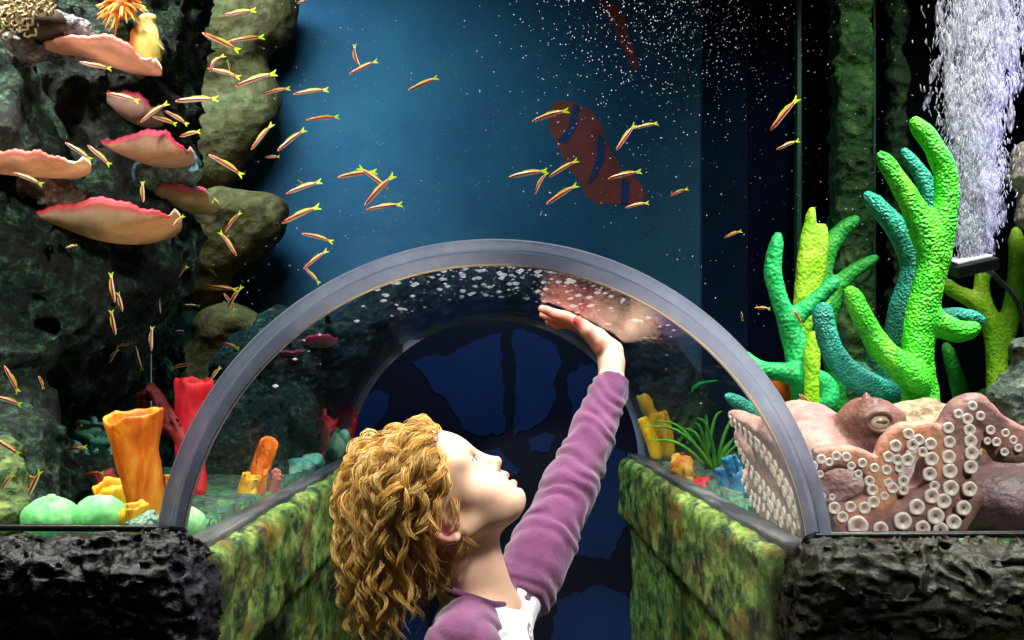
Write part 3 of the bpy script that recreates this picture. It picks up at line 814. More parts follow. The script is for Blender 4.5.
# orange flower-like coral and the yellow sponge under it
M_anem = attr_mat('orange_tentacles', 0.5, 0.2, 50, 0.15, 80, trans=0.25)
root = thing('flower_coral', P(122, 8, 1.84), 'orange flower-shaped coral with pointed tentacles at the top of the left rock', 'coral')
mb = MB()
for i in range(64):
    a = RNG.uniform(0, 2 * PI); e = RNG.uniform(-0.2, 1.2)
    d = np.array((math.cos(a) * math.cos(e), -math.sin(e) * 0.9, math.sin(a) * math.cos(e))); d /= np.linalg.norm(d)
    c1 = P(122, 4, 1.86); L_ = RNG.uniform(.024, .036)
    pts = np.array([c1 + d * 0.008, c1 + d * (0.008 + L_ * .5) + RNG.normal(0, .002, 3), c1 + d * (0.008 + L_) + np.array((0, 0, -.005))])
    v, f = tube_vf(spline(pts, 6), np.linspace(.0048, .0009, 6), 6)
    mb.add(v, f, np.array(srgb(*((238, 150, 60) if i % 3 else (248, 196, 96)))[:3]))
put('tentacles', mb.mesh('tentacles', M_anem), root)
g = Grid.box(P(122, 4, 1.87) - .05, P(122, 4, 1.87) + .05, .004); g.ell(P(122, 4, 1.87), (.022, .03, .022)); g.displace(lambda p: .003 * fbm(p, 50, 3, 2), .02)
put('stalk', g.mesh('stalk', plain('rust_stalk', srgb(170, 84, 30), .6)), root)
M_attr = attr_mat('painted_sponge', 0.6, 0.35, 40, 0.35, 70)
g = Grid.box(P(120, 90, 1.85) - .05, P(165, 5, 1.95) + .05, .0045)
g.chain([P(148, 22, 1.9), P(146, 46, 1.9), P(139, 72, 1.9)], [.014, .023, .013], .015); g.ell(P(152, 52, 1.9), (.014, .02, .02), .01)
g.displace(lambda p: .004 * fbm(p, 40, 3, 3), .02)
def yc(v):
    k = np.clip((v[:, 0] - P(136, 0, 1.9)[0]) / .012, 0, 1)[:, None]; b = np.clip((P(0, 62, 1.9)[2] - v[:, 2]) / .02, 0, 1)[:, None]
    c = np.array(srgb(216, 110, 60)[:3]) * (1 - k) + np.array(srgb(222, 206, 112)[:3]) * k
    return c * (1 - b) + np.array(srgb(128, 100, 50)[:3]) * b
sdf_thing('finger_sponge', g, M_attr, 'pale yellow hanging sponge with an orange flank under the flower-shaped coral', 'sponge', None, yc)
v, f = tube_vf(spline([P(140, 8, 1.88), P(152, 22, 1.88), P(158, 34, 1.88), P(158, 42, 1.88), P(164, 50, 1.88)], 20), .0011, 6)
o = put('whip_coral', raw_mesh('whip_coral', v, f, plain('tan_whip', srgb(170, 150, 100), .5))); recentre(o); tag(o, 'thin tan whip coral curling past the pale yellow hanging sponge', 'coral')

# ---- sponges and corals on the gravel, left
def cup(name, label, Y, path, rad, wall, mat, seed=0, h=0.004, amp=0.004, lip=0.0, cat='sponge', group=None, lean=0.15):
    """open tube sponge: path px from the base up to the mouth, rad in px"""
    pts = spline([P(a, b, Y) for a, b in path], 14); rr = np.interp(np.linspace(0, 1, 14), np.linspace(0, 1, len(rad)), [r * Y / F for r in rad])
    lo = pts.min(0) - rr.max() - .02; hi = pts.max(0) + rr.max() + .02
    g = Grid.box(lo, hi, h)
    g.chain(pts, rr, .004)
    d = pts[-1] - pts[-3]; d /= np.linalg.norm(d); up = d + np.array((0, -lean, 0)); up /= np.linalg.norm(up)
    q = g.full() - pts[-1]
    wav = rr[-1] * 0.22 * fbm(g.full(), 1.1 / rr[-1], 2, seed)
    g.f = np.maximum(g.f, (q @ up) + wav)
    inner = np.clip(rr - wall, .002, None); k = len(pts) // 3
    g2 = [(pts[i], inner[i]) for i in range(k, 14)] + [(pts[-1] + d * .05, inner[-1] * 1.1)]
    for (a, ra), (b, rb) in zip(g2[:-1], g2[1:]): g.cap(a, b, ra, rb, .004, True)
    g.displace(lambda p: amp * fbm(p * np.array((1, 1, .4)), 38, 3, seed), .03)
    o = sdf_thing(name, g, mat, label, cat, group); return o
def sponge_mat(name, a, b, c_, scale=26, trans=0.2, pits=0.0, bump=0.5):
    t = NT(name); v = t.coord((1, 1, 0.4)); v1 = t.coord()
    c = t.ramp(t.noise(v, scale, 6, 0.65, 0.5), [(0.32, a), (0.5, b), (0.7, c_)])
    h = t.noise(v, 70, 5)
    if pits:
        h = t.math('ADD', h, t.math('MULTIPLY', t.voro(v1, pits, 'SMOOTH_F1'), 1.4))
    pr = t.principled(c, 0.55, t.bump(h, bump, 0.006)); tl = t.n('ShaderNodeBsdfTranslucent'); t.l(c, tl.inputs['Color'])
    m = t.n('ShaderNodeMixShader'); m.inputs[0].default_value = trans; t.l(pr, m.inputs[1]); t.l(tl.outputs[0], m.inputs[2]); return t.done(m.outputs[0])
M_or = sponge_mat('orange_sponge', srgb(196, 70, 8), srgb(244, 128, 14), srgb(255, 196, 60))
M_ye = sponge_mat('yellow_sponge', srgb(206, 140, 6), srgb(248, 194, 30), srgb(255, 226, 96))
M_rd = sponge_mat('red_sponge', srgb(170, 14, 24), srgb(232, 30, 44), srgb(250, 84, 84))
M_dr = sponge_mat('dull_red_sponge', srgb(110, 26, 24), srgb(160, 44, 40), srgb(196, 76, 64))
M_pk = sponge_mat('salmon_sponge', srgb(200, 90, 80), srgb(236, 140, 120), srgb(250, 190, 160))
cup('tube_sponge', 'tall orange tube sponge with a ragged flared mouth, left of the tunnel arch', 1.58, [(150, 524), (144, 490), (136, 450), (132, 414)], [16, 18, 21, 30], .010, M_or, 5, .0032, .003)
cup('tube_sponge', 'bright red tube sponge half hidden behind the left of the tunnel arch', 2.0, [(190, 486), (191, 440), (193, 410), (194, 379)], [15, 14, 15, 19], .006, M_rd, 8)
cup('tube_sponge', 'short dull red sponge pipe pointing left behind the orange tube sponge', 2.1, [(178, 428), (166, 422), (150, 400), (142, 389)], [8, 10, 12, 12], .005, M_dr, 11)
cup('tube_sponge', 'dull red side branch joined to the bright red tube sponge', 1.99, [(184, 440), (178, 425), (168, 418), (161, 414)], [9, 10, 11, 12], .005, M_dr, 13)
cup('cup_sponge', 'squat yellow cup sponge left of the base of the tall orange sponge', 1.66, [(116, 512), (114, 498), (112, 483)], [16, 17, 18], .006, M_ye, 15)
cup('cup_sponge', 'small yellow cup sponge right in front of the tall orange sponge', 1.46, [(133, 524), (134, 515), (134, 503)], [10, 12, 13], .005, M_ye, 17)
cup('cup_sponge', 'yellow cup sponge between the tall orange sponge and the tunnel arch', 1.72, [(168, 510), (167, 492), (166, 478)], [12, 12, 13], .005, M_ye, 19)
cup('cup_sponge', 'flat rust coloured cup sponge behind the squat yellow cup', 1.80, [(118, 490), (117, 478), (116, 470)], [10, 16, 22], .005, M_dr, 21)
# through the tunnel wall, left
cup('tube_sponge', 'slanted orange tube sponge seen through the left wall of the tunnel', 2.12, [(256, 496), (260, 470), (270, 440)], [8, 9, 9], .004, M_or, 23, .0035, .002)
cup('tube_sponge', 'short yellow tube sponge at the foot of the slanted orange one', 2.08, [(247, 498), (249, 486), (252, 474)], [9, 9, 9], .004, M_ye, 25, .0035, .002)
cup('tube_sponge', 'short salmon tube sponge right of the slanted orange one', 2.18, [(272, 492), (275, 480), (279, 470)], [5, 6, 6], .003, M_pk, 27, .003, .001)
cup('tube_sponge', 'slender red tube sponge seen through the far left of the tunnel', 2.80, [(318, 460), (322, 440), (332, 412)], [6, 8, 8], .005, M_rd, 29)
cup('tube_sponge', 'thin red tube sponge beside the far left end of the tunnel', 3.02, [(346, 452), (350, 430), (355, 407)], [4, 4, 5], .004, M_rd, 31)
M_teal = sponge_mat('teal_lumps', srgb(60, 140, 116), srgb(128, 206, 172), srgb(204, 242, 220), 30, .15)
blob('lump_coral', 'pale teal lump coral in front of the slender red tube sponge', [(300, 468, 2.62, (.035, .04, .025)), (288, 476, 2.55, (.03, .03, .022)), (312, 462, 2.68, (.03, .03, .02))], M_teal, .005, .006, 34, 4, 'coral', .01)
blob('lump_coral', 'pale teal lump coral at the far left end of the tunnel', [(336, 448, 2.9, (.025, .03, .035)), (344, 440, 2.95, (.018, .02, .03))], M_teal, .005, .005, 34, 6, 'coral', .01)

# pale green brain corals
t = NT('pale_brain_coral'); v = t.coord()
c = t.ramp(t.noise(v, 16, 5, 0.6, 0.6), [(0.3, srgb(84, 200, 110)), (0.5, srgb(140, 226, 140)), (0.7, srgb(222, 244, 190))])
M_brain = t.done(t.principled(c, 0.6, t.bump(t.noise(v, 60, 5), 0.4, 0.004), Subsurface_Weight=0.15, Subsurface_Radius=(.02, .03, .02)))
def brain(label, px, py, rx, rz, Y, seed):
    c0 = P(px, py, Y); r = rx * Y / F; z = rz * Y / F
    g = Grid.box(c0 - r * 1.25, c0 + r * 1.25, .0032); g.ell(c0, (r, r * .95, z))
    def fn(p):
        q = p - c0; a = np.arctan2(q[..., 1], q[..., 0])
        return .0035 * np.abs(np.sin(a * 3 + seed)) ** 8 + .003 * fbm(p, 24, 3, seed)
    g.displace(fn, .03); g.ell(c0 + np.array((r * .1, -r * .2, z * 1.0)), (r * .2, r * .2, z * .16), .004, None, seed % 2 == 1)
    return sdf_thing('brain_coral', g, M_brain, label, 'coral', 'pale green round corals')
brain('pale green round coral at the bottom left, left of its twin', 51, 522, 28, 25, 1.46, 2)
brain('pale green round coral at the bottom left beside the tall orange sponge', 102, 520, 27, 26, 1.47, 5)
brain('small pale green round coral seen through the near left wall of the tunnel', 189, 526, 18, 18, 1.60, 4)
M_crumb = rock_mat('pale_crumbs', srgb(90, 140, 110), srgb(170, 210, 180), srgb(232, 246, 230), 50, 1.0, .01)
blob('coral_crumbs', 'heap of pale coral crumbs at the foot of the tunnel arch', [(150, 521, 1.44, (.015, .02, .010)), (138, 524, 1.44, (.014, .02, .008))], M_crumb, .003, .006, 60, 5, 'coral', .004)

# wormy teal coral
mb = MB()
M_worm = attr_mat('teal_worms', .5, .2, 60, .1, 90)
for i in range(44):
    px, py = RNG.uniform(66, 118), RNG.uniform(424, 466); Y = 2.0 + RNG.uniform(-.06, .06) - (py - 440) * .003
    if (px - 92) ** 2 / 26 ** 2 + (py - 446) ** 2 / 24 ** 2 > .7: continue
    a = RNG.uniform(0, 2 * PI); L_ = RNG.uniform(.015, .03); c1 = P(px, py, Y)
    d = np.array((math.cos(a), 0, math.sin(a) * .6)); e = np.array((-math.sin(a), -.6, math.cos(a))) * .4
    v, f = tube_vf(spline([c1 - d * L_, c1 - d * L_ * .3 + e * L_ * .5, c1 + d * L_ * .4 + e * L_ * .5, c1 + d * L_ - e * L_ * .2], 9), [.004, .006, .0068, .007, .007, .007, .0065, .0055, .004], 8)
    mb.add(v, f, np.array(srgb(108, 196, 168)[:3]) * RNG.uniform(.6, 1.2))
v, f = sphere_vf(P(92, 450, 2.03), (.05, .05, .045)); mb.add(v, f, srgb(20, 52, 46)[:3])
o = put('worm_coral', mb.mesh('worm_coral', M_worm)); recentre(o); tag(o, 'teal coral of curled finger-like polyps between the rock and the orange sponge', 'coral')
M_yrock = rock_mat('yellow_crust_rock', srgb(24, 40, 20), srgb(86, 110, 52), srgb(176, 184, 96), 22, 1.0, .014)
blob('crusted_rock', 'yellow-green crusted rock in the bottom left corner of the tank', [(6, 508, 1.5, (.03, .04, .03)), (0, 482, 1.52, (.024, .04, .03)), (14, 520, 1.48, (.02, .03, .02)), (8, 460, 1.56, (.018, .03, .018))], M_yrock, .0045, .012, 30, 12, 'rock', .02)
M_groc = rock_mat('green_gravel_rock', srgb(16, 40, 28), srgb(46, 84, 52), srgb(104, 138, 92), 20, 1.0, .014)
blob('mossy_rock', 'low mossy mound behind the pale green round corals', [(40, 470, 1.98, (.08, .06, .05)), (64, 500, 1.78, (.09, .07, .045)), (120, 480, 2.1, (.07, .06, .05))], M_groc, .007, .014, 22, 15, 'rock', .03)
# ================================================================== RIGHT SIDE
def colony(name, label, chains, mat, h=.0045, k=.008, seed=0, group=None):
    P3 = []
    for Y, pts in chains:
        a = np.array([(p[0], p[1], (p[3] if len(p) > 3 else Y), p[2]) for p in pts], float)
        s = spline(a, max(6, 4 * len(pts)))
        P3.append(([P(q[0], q[1], q[2]) for q in s], [max(1.5, q[3] * .77) * q[2] / F for q in s]))
    allp = np.concatenate([np.array(p) for p, r in P3]); mr = max(max(r) for p, r in P3)
    g = Grid.box(allp.min(0) - mr - .015, allp.max(0) + mr + .015, h)
    for p, r in P3: g.chain(p, r, k)
    g.displace(lambda p: .0012 * fbm(p, 60, 2, seed), .02)
    return sdf_thing(name, g, mat, label, 'sponge', group)
G = 'branching sponges on the right'
M_lime = sponge_mat('lime_sponge', srgb(20, 150, 14), srgb(58, 204, 24), srgb(130, 236, 48), 16, .18, 260, .6)
M_tealS = sponge_mat('teal_sponge', srgb(0, 92, 80), srgb(12, 140, 116), srgb(50, 180, 140), 16, .12, 260, .6)
M_emer = sponge_mat('emerald_sponge', srgb(0, 130, 60), srgb(16, 186, 92), srgb(80, 220, 120), 14, .18, 170, .4)
M_yl = sponge_mat('yellow_lime_sponge', srgb(110, 190, 10), srgb(166, 224, 28), srgb(206, 244, 80), 14, .25, 170, .4)
M_gr = sponge_mat('leaf_green_sponge', srgb(8, 110, 30), srgb(30, 160, 44), srgb(90, 206, 70), 14, .18, 170, .4)
M_dgr = sponge_mat('deep_green_sponge', srgb(4, 84, 52), srgb(14, 122, 72), srgb(40, 156, 92), 14, .15, 170, .4)
colony('branching_sponge', 'tall bright lime branching sponge behind the octopus, its tip beside the bubble column', [
    (1.86, [(922, 520, 21), (921, 440, 20), (921, 400, 19), (917, 360, 17), (921, 320, 17), (929, 282, 16), (938, 245, 15), (946, 208, 12), (945, 172, 11), (933, 145, 9), (915, 122, 7)]),
    (1.86, [(934, 258, 14), (922, 226, 13), (905, 192, 10), (881, 156, 7)]),
    (1.83, [(918, 384, 15), (900, 366, 13), (880, 347, 11), (862, 316, 9), (851, 291, 7)]),
    (1.86, [(925, 318, 12), (944, 326, 10), (958, 332, 8), (975, 329, 6)])], M_lime, .0045, .014, 1, G)
colony('branching_sponge', 'teal branching sponge standing left behind the tall lime one, with a long arm curving left', [
    (1.97, [(897, 510, 17), (896, 420, 17), (896, 360, 16), (903, 310, 15), (915, 268, 14), (900, 232, 12), (868, 196, 8)]),
    (1.97, [(917, 262, 12), (932, 222, 10), (926, 184, 8), (904, 151, 5)]),
    (1.88, [(900, 400, 14, 1.96), (888, 394, 13, 1.90), (870, 386, 12), (850, 374, 11), (832, 350, 10), (824, 325, 9), (823, 308, 7)]),
    (1.97, [(908, 322, 10), (930, 320, 8), (955, 316, 7), (981, 320, 6)])], M_tealS, .0045, .014, 2, G)
colony('branching_sponge', 'emerald branching sponge with a bent tip, leftmost of the branching sponges', [
    (2.10, [(812, 470, 19), (810, 420, 19), (805, 382, 16), (796, 346, 13), (783, 310, 9), (773, 272, 9), (778, 236, 6)]),
    (2.10, [(790, 322, 9), (806, 308, 7), (822, 294, 6), (836, 281, 5)]),
    (2.08, [(800, 378, 10), (782, 372, 8), (762, 370, 7), (738, 352, 6)]),
    (2.06, [(812, 412, 10, 2.1), (826, 405, 8), (830, 390, 7), (819, 375, 6)])], M_emer, .005, .013, 3, G)
colony('branching_sponge', 'slim yellow-lime finger sponge between the emerald and the leaf green ones', [
    (2.20, [(800, 462, 10), (800, 380, 10), (800, 335, 9), (802, 290, 8.5), (806, 250, 8), (812, 210, 5.5)]),
    (2.20, [(802, 335, 9), (812, 296, 8), (819, 262, 8), (823, 228, 6)]), (2.16, [(818, 280, 6), (827, 262, 6), (830, 246, 4.5)])], M_yl, .005, .01, 4, G)
colony('finger_sponge', 'short yellow-lime stub sponge in front of the slim finger sponge', [(2.06, [(812, 420, 8), (812, 370, 8), (812, 350, 7), (815, 334, 5)])], M_yl, .004, .01, 41)
colony('branching_sponge', 'leaf green branching sponge with two arms reaching right, before the mossy pillar', [
    (2.25, [(838, 460, 11), (836, 380, 11), (827, 330, 11), (821, 292, 10), (827, 252, 10), (840, 232, 8), (856, 219, 5)]),
    (2.25, [(830, 312, 9), (835, 290, 8), (850, 274, 7), (876, 258, 5)])], M_gr, .005, .012, 5, G)
colony('branching_sponge', 'deep green sponge standing between the teal and the leaf green ones', [
    (2.15, [(886, 480, 13), (884, 400, 13), (876, 360, 12), (874, 330, 8)]), (2.15, [(884, 400, 9), (866, 376, 7), (852, 366, 5)])], M_dgr, .005, .012, 6, G)
colony('branching_sponge', 'yellow-green branching sponge at the right edge behind the bubble column', [
    (2.35, [(1000, 450, 14), (998, 400, 13), (996, 350, 11), (990, 318, 10), (972, 300, 8), (952, 290, 6), (944, 282, 5)]),
    (2.35, [(1000, 352, 11), (1012, 310, 10), (1017, 270, 9), (1016, 232, 7)]),
    (2.38, [(1006, 396, 9), (1018, 384, 8), (1034, 362, 6)]), (2.35, [(996, 330, 8), (985, 310, 8), (982, 280, 7), (990, 262, 5)])], M_yl, .0055, .012, 7, G)
colony('branching_sponge', 'green sponge low at the right edge behind the tall lime one', [
    (2.5, [(965, 440, 9), (962, 400, 9), (954, 370, 7), (946, 345, 5)]), (2.5, [(965, 410, 8), (985, 396, 7), (1005, 392, 5)])], M_gr, .0055, .012, 8, G)
colony('finger_sponge', 'teal finger sponge seen through the right wall of the tunnel', [
    (1.95, [(792, 470, 10), (776, 440, 10), (752, 412, 8), (728, 396, 5)]), (1.98, [(778, 445, 9), (764, 412, 8), (750, 384, 6)]), (1.98, [(786, 445, 9), (776, 408, 8), (766, 386, 5)])], M_tealS, .0045, .01, 9)
cup('cup_sponge', 'orange cup sponge behind the right of the tunnel arch', 2.15, [(780, 450), (779, 405), (780, 372)], [10, 12, 17], .006, M_or, 33)

# seen through the right wall of the tunnel
def blades(name, label, base, n, mat, L_, spread, Y, seed, wid=.004, up=1.0):
    r = np.random.default_rng(seed); mb = MB(); b0 = P(*base, Y)
    for i in range(n):
        a = r.uniform(-1, 1); d = np.array((a * spread, r.uniform(-.25, .25), up)); d /= np.linalg.norm(d); l = L_ * r.uniform(.55, 1.1)
        s0 = b0 + np.array((r.uniform(0, .02), r.uniform(-.03, .03), 0))
        e = np.array((a * .5, 0, -.35)) * l
        pts = spline([s0, s0 + d * l * .4, s0 + d * l * .75 + e * .2, s0 + d * l + e * .7], 9)
        v, f = tube_vf(pts, wid * np.array([.7, 1, 1.1, 1.1, 1, .9, .75, .5, .2]), 6); mb.add(v, f)
    o = put(name, mb.mesh(name, mat)); recentre(o); return tag(o, label, 'plant')
M_weed = sponge_mat('weed_green', srgb(30, 110, 20), srgb(76, 166, 36), srgb(150, 210, 70), 12, .35)
M_weed2 = sponge_mat('weed_emerald', srgb(0, 120, 44), srgb(14, 170, 66), srgb(100, 220, 110), 12, .35)
blades('water_plant', 'narrow-leaved green water plant seen through the middle of the right tunnel wall', (706, 470), 13, M_weed, .16, .9, 2.36, 3, .0034)
blades('water_plant', 'emerald water plant standing behind the yellow sponge at the far right end of the tunnel', (664, 440), 9, M_weed2, .2, .35, 3.0, 5, .007)
for i, (lab, path, rad, mm) in enumerate((
    ('golden tube sponge, tallest of three at the far right end of the tunnel', [(664, 452), (656, 424), (642, 393)], [8, 8, 7], 0),
    ('golden tube sponge, right one of three at the far right end of the tunnel', [(668, 454), (666, 436), (660, 412)], [7, 7, 7], 0),
    ('golden tube sponge, lowest of three at the far right end of the tunnel', [(656, 456), (652, 440), (642, 418)], [6, 6, 5], 0))):
    cup('tube_sponge', lab, 2.96 - .05 * i, path, rad, .006, M_ye, 40 + i, .0042, .002, group='golden tube sponges')
M_ry = sponge_mat('yellow_red_coral', srgb(226, 60, 40), srgb(246, 170, 50), srgb(252, 226, 110), 40, .2)
blob('lump_coral', 'yellow and red knobbly coral on the right tunnel ledge side', [(684, 470, 2.46, (.02, .02, .028)), (692, 480, 2.42, (.018, .02, .018)), (678, 462, 2.5, (.014, .02, .02))], M_ry, .0045, .008, 50, 3, 'coral', .006)
blob('lump_coral', 'small red knobbly coral left of the blue tube sponges', [(705, 488, 2.28, (.018, .018, .018)), (699, 484, 2.3, (.012, .015, .014))], M_rd, .004, .006, 50, 5, 'coral', .006)
M_bl = sponge_mat('blue_tube', srgb(0, 62, 110), srgb(8, 112, 160), srgb(120, 200, 220), 22, .15)
cup('tube_sponge', 'blue tube sponge with a pale mouth, tallest of three beside the octopus', 2.08, [(741, 502), (737, 480), (730, 456)], [9, 8, 8], .004, M_bl, 50, .0035, .002, group='blue tube sponges')
cup('tube_sponge', 'short blue tube sponge left of the tallest blue one', 2.14, [(727, 500), (724, 484), (720, 468)], [6, 6, 6], .004, M_bl, 51, .0035, .002, group='blue tube sponges')
cup('tube_sponge', 'short blue tube sponge right at the foot of the tallest blue one', 2.02, [(752, 508), (750, 496), (748, 488)], [7, 6, 6], .004, M_bl, 52, .0035, .002, group='blue tube sponges')

# rocks round the octopus
M_tan = rock_mat('tan_rock', srgb(96, 78, 60), srgb(160, 134, 102), srgb(206, 182, 146), 18, .8, .012)
blob('tan_rock', 'tan rough rock behind the head of the octopus', [(920, 440, 1.74, (.09, .05, .055)), (880, 450, 1.74, (.07, .05, .04)), (950, 440, 1.72, (.06, .05, .05)), (838, 470, 1.72, (.05, .05, .075)), (905, 490, 1.72, (.12, .06, .09))], M_tan, .006, .010, 26, 8, 'rock', .03)
M_dk = rock_mat('dark_crust_rock', srgb(14, 20, 18), srgb(52, 64, 54), srgb(140, 150, 128), 22, 1.0, .014)
blob('crusted_rock', 'dark crusted rock at the right edge above the octopus', [(1012, 412, 1.72, (.035, .05, .045)), (1034, 380, 1.74, (.04, .05, .07)), (1046, 440, 1.72, (.06, .06, .09)), (1024, 470, 1.74, (.06, .06, .09))], M_dk, .005, .012, 30, 18, 'rock', .03)
blob('reflection_rock', 'pale white rock standing for a side wall reflection at the right edge beside the bubble column', [(1018, 176, 2.2, (.016, .03, .02)), (1028, 160, 2.2, (.03, .03, .04)), (1050, 200, 2.2, (.06, .05, .08)), (1066, 290, 2.2, (.06, .05, .12)), (1070, 380, 2.2, (.06, .06, .13)), (1068, 460, 2.2, (.08, .07, .09))], rock_mat('white_crust', srgb(120, 110, 100), srgb(190, 176, 160), srgb(235, 225, 215), 20, .8, .01), .006, .008, 26, 9, 'rock', .02)  # rock added in place of a mirror image in the tank's side wall

# bubbler and its bubbles
root = thing('air_diffuser', P(970, 268, 2.0), 'black air diffuser at the foot of the bubble column', 'air diffuser')
M_blk = plain('black_plastic', srgb(9, 9, 11), .35, .2, 20, .05, 60)
b0 = P(970, 263, 2.0)
me = bevel_box('housing', (-.037, -.03, -.010), (.037, .03, .010), M_blk, .003); rot = Matrix.Rotation(-.22, 4, 'Y') @ Matrix.Rotation(.25, 4, 'X'); me.transform(Matrix.Translation(Vector(b0) + Vector((0, 0, -.004))) @ rot); put('housing', me, root)
me = bevel_box('air_stone', (-.03, -.023, .0), (.03, .023, .006), plain('grey_air_stone', srgb(150, 150, 165), .8, .3, 80), .002); me.transform(Matrix.Translation(Vector(b0) + Vector((0, 0, -.004))) @ rot @ Matrix.Translation((0, 0, .009))); put('air_stone', me, root)
v, f = tube_vf(spline([b0 + np.array((.03, .02, -.008)), b0 + np.array((.07, .06, -.02)), b0 + np.array((.13, .1, -.08)), b0 + np.array((.15, .1, -.25)), b0 + np.array((.15, .1, -.395))], 30), .004, 8); put('air_hose', raw_mesh('air_hose', v, f, M_blk), root)
t = NT('air_bubble'); pr = t.principled((.74, .74, .80, 1), .25, None, Specular_IOR_Level=.6); tr = t.n('ShaderNodeBsdfTransparent'); tl = t.n('ShaderNodeBsdfTranslucent'); tl.inputs['Color'].default_value = (.72, .72, .80, 1)
m = t.n('ShaderNodeMixShader'); m.inputs[0].default_value = .5; t.l(pr, m.inputs[1]); t.l(tl.outputs[0], m.inputs[2])
m2 = t.n('ShaderNodeMixShader'); m2.inputs[0].default_value = .5; t.l(tr.outputs[0], m2.inputs[1]); t.l(m.outputs[0], m2.inputs[2]); M_bub = t.done(m2.outputs[0])
M_mist = None
def bubbles(name, cen, sx, sz, label, mat, rng):
    """many small stretched bubbles in one mesh"""
    n = len(cen)
    base = np.array([(1, 0, 0), (-1, 0, 0), (0, 1, 0), (0, -1, 0), (0, 0, 1), (0, 0, -1), (.6, .6, .55), (-.6, .6, .55), (.6, -.6, .55), (-.6, -.6, .55), (.6, .6, -.55), (-.6, .6, -.55), (.6, -.6, -.55), (-.6, -.6, -.55)], float)
    fc = []
    for a in (0, 1):
        for b in (2, 3):
            for c in (4, 5):
                k = 6 + (1 if a == 1 else 0) + (2 if b == 3 else 0) + (4 if c == 5 else 0)
                flip = ((a == 1) + (b == 3) + (c == 5)) % 2
                for tri in ((a, b, k), (b, c, k), (c, a, k)):
                    fc.append(tri[::-1] if flip else tri)
    fc = np.array(fc); k = len(base)
    v = base[None] * np.stack([sx, sx, sz], -1)[:, None]
    sh = rng.normal(0, .25, (n, 1)); v[..., 0] += sh * v[..., 2]
    v += cen[:, None]
    f = (fc[None] + (np.arange(n) * k)[:, None, None]).reshape(-1, 3)
    o = put(name, raw_mesh(name, v.reshape(-1, 3), f, mat)); recentre(o)
    return tag(o, label, 'bubbles', None, 'stuff')
r = np.random.default_rng(5); n = 36000
py = 262 - 330 * r.uniform(0, 1, n) ** 0.92; h_ = (262 - py) / 262
cx = 972 + 10 * h_ + 3 * np.sin(h_ * 9) ; hw = np.interp(h_, [0, .1, .3, .55, .75, 1.3], [11, 22, 28, 33, 42, 48]) * (1 + .06 * np.sin(h_ * 23))
rad = np.abs(r.normal(0, .45, n)); ang = r.uniform(0, 2 * PI, n)
cen = np.stack([P(0, 0, 2.0)[0] + (cx + hw * rad * np.cos(ang)) * 2.0 / F, 2.0 + hw * rad * np.sin(ang) * 2.0 / F * .7, ZC - (py - 377) * 2.0 / F], -1)
CEN0 = cen
bubbles('bubble_column', cen, r.uniform(.0005, .0013, n), r.uniform(.0025, .008, n) * (.6 + .4 * h_.clip(0, 1)), 'dense white column of rising air bubbles at the right', M_bub, r)
n = 1500
t = NT('bubble_froth'); df = t.n('ShaderNodeBsdfDiffuse'); df.inputs['Color'].default_value = (.66, .66, .74, 1); tl = t.n('ShaderNodeBsdfTranslucent'); tl.inputs['Color'].default_value = (.66, .64, .78, 1)
m = t.n('ShaderNodeMixShader'); m.inputs[0].default_value = .5; t.l(df.outputs[0], m.inputs[1]); t.l(tl.outputs[0], m.inputs[2]); tr = t.n('ShaderNodeBsdfTransparent')
v = t.coord((1, 1, .3)); fz = t.ramp(t.noise(v, 120, 5, .7), [(.42, (0, 0, 0, 1)), (.62, (.34, .34, .34, 1))])
m2 = t.n('ShaderNodeMixShader'); t.l(fz, m2.inputs[0]); t.l(tr.outputs[0], m2.inputs[1]); t.l(m.outputs[0], m2.inputs[2]); M_mist = t.done(m2.outputs[0])
bubbles('bubble_froth', CEN0[r.choice(len(CEN0), n, False)], r.uniform(.004, .009, n), r.uniform(.014, .03, n), 'milky froth inside the rising bubble column', M_mist, r)
n = 3000
sel = r.uniform(0, 1, n); px = np.where(sel < .62, r.normal(660, 62, n), r.uniform(190, 930, n)); py = np.where(sel < .62, -20 + np.abs(r.normal(0, 68, n)), r.uniform(-10, 330, n) ** 1.0)
Y = r.uniform(1.75, 2.7, n)
keep = ((px - 491) ** 2 + (py - 560) ** 2 > 345 ** 2)
px, py, Y = px[keep], py[keep], Y[keep]
cen = np.stack([(px - 494) * Y / F, Y, ZC - (py - 377) * Y / F], -1); cen = cen[cen[:, 2] < 2.2]; s_ = r.uniform(.0004, .0010, len(cen))
bubbles('fine_bubbles', cen, s_, s_, 'tiny drifting bubbles and specks all through the upper water', M_bub, r)
# flat pale beads added to draw light glints along the tunnel crown
n = 380; th = PI / 2 - .08 + r.normal(0, .32, n); yy = 1.72 + .75 * r.uniform(0, 1, n) ** 1.8; rr = ROUT + .0015
cen = np.stack([rr * np.cos(th), yy, ZA + rr * np.sin(th)], -1); s_ = .0012 + .006 * r.uniform(0, 1, n) ** 2.5
bubbles('crown_glints', cen, s_, s_ * .45, 'flattened pale beads drawn as light glints along the crown of the tunnel', M_bub, r)
# ================================================================== OCTOPUS
YG = D + 0.018 + 0.007       # inner face of the front pane
g = Grid.box((.30, 1.36, ZC - .225), (.78, 2.02, 1.30), .0042)
def oc(pts, rad, Y, k=.003):
    """arm along pixels; Y may be one depth or one per point"""
    Ys = np.broadcast_to(np.asarray(Y, float), (len(pts),))
    a = spline([(p[0], p[1], y, r) for p, y, r in zip(pts, Ys, rad)], 5 * len(pts))
    rr = [max(1.0, w_[3]) * w_[2] / F for w_ in a]; q = [P(w_[0], w_[1], w_[2] + .78 * r_) for w_, r_ in zip(a, rr)]; g.chain(q, rr, k); return a
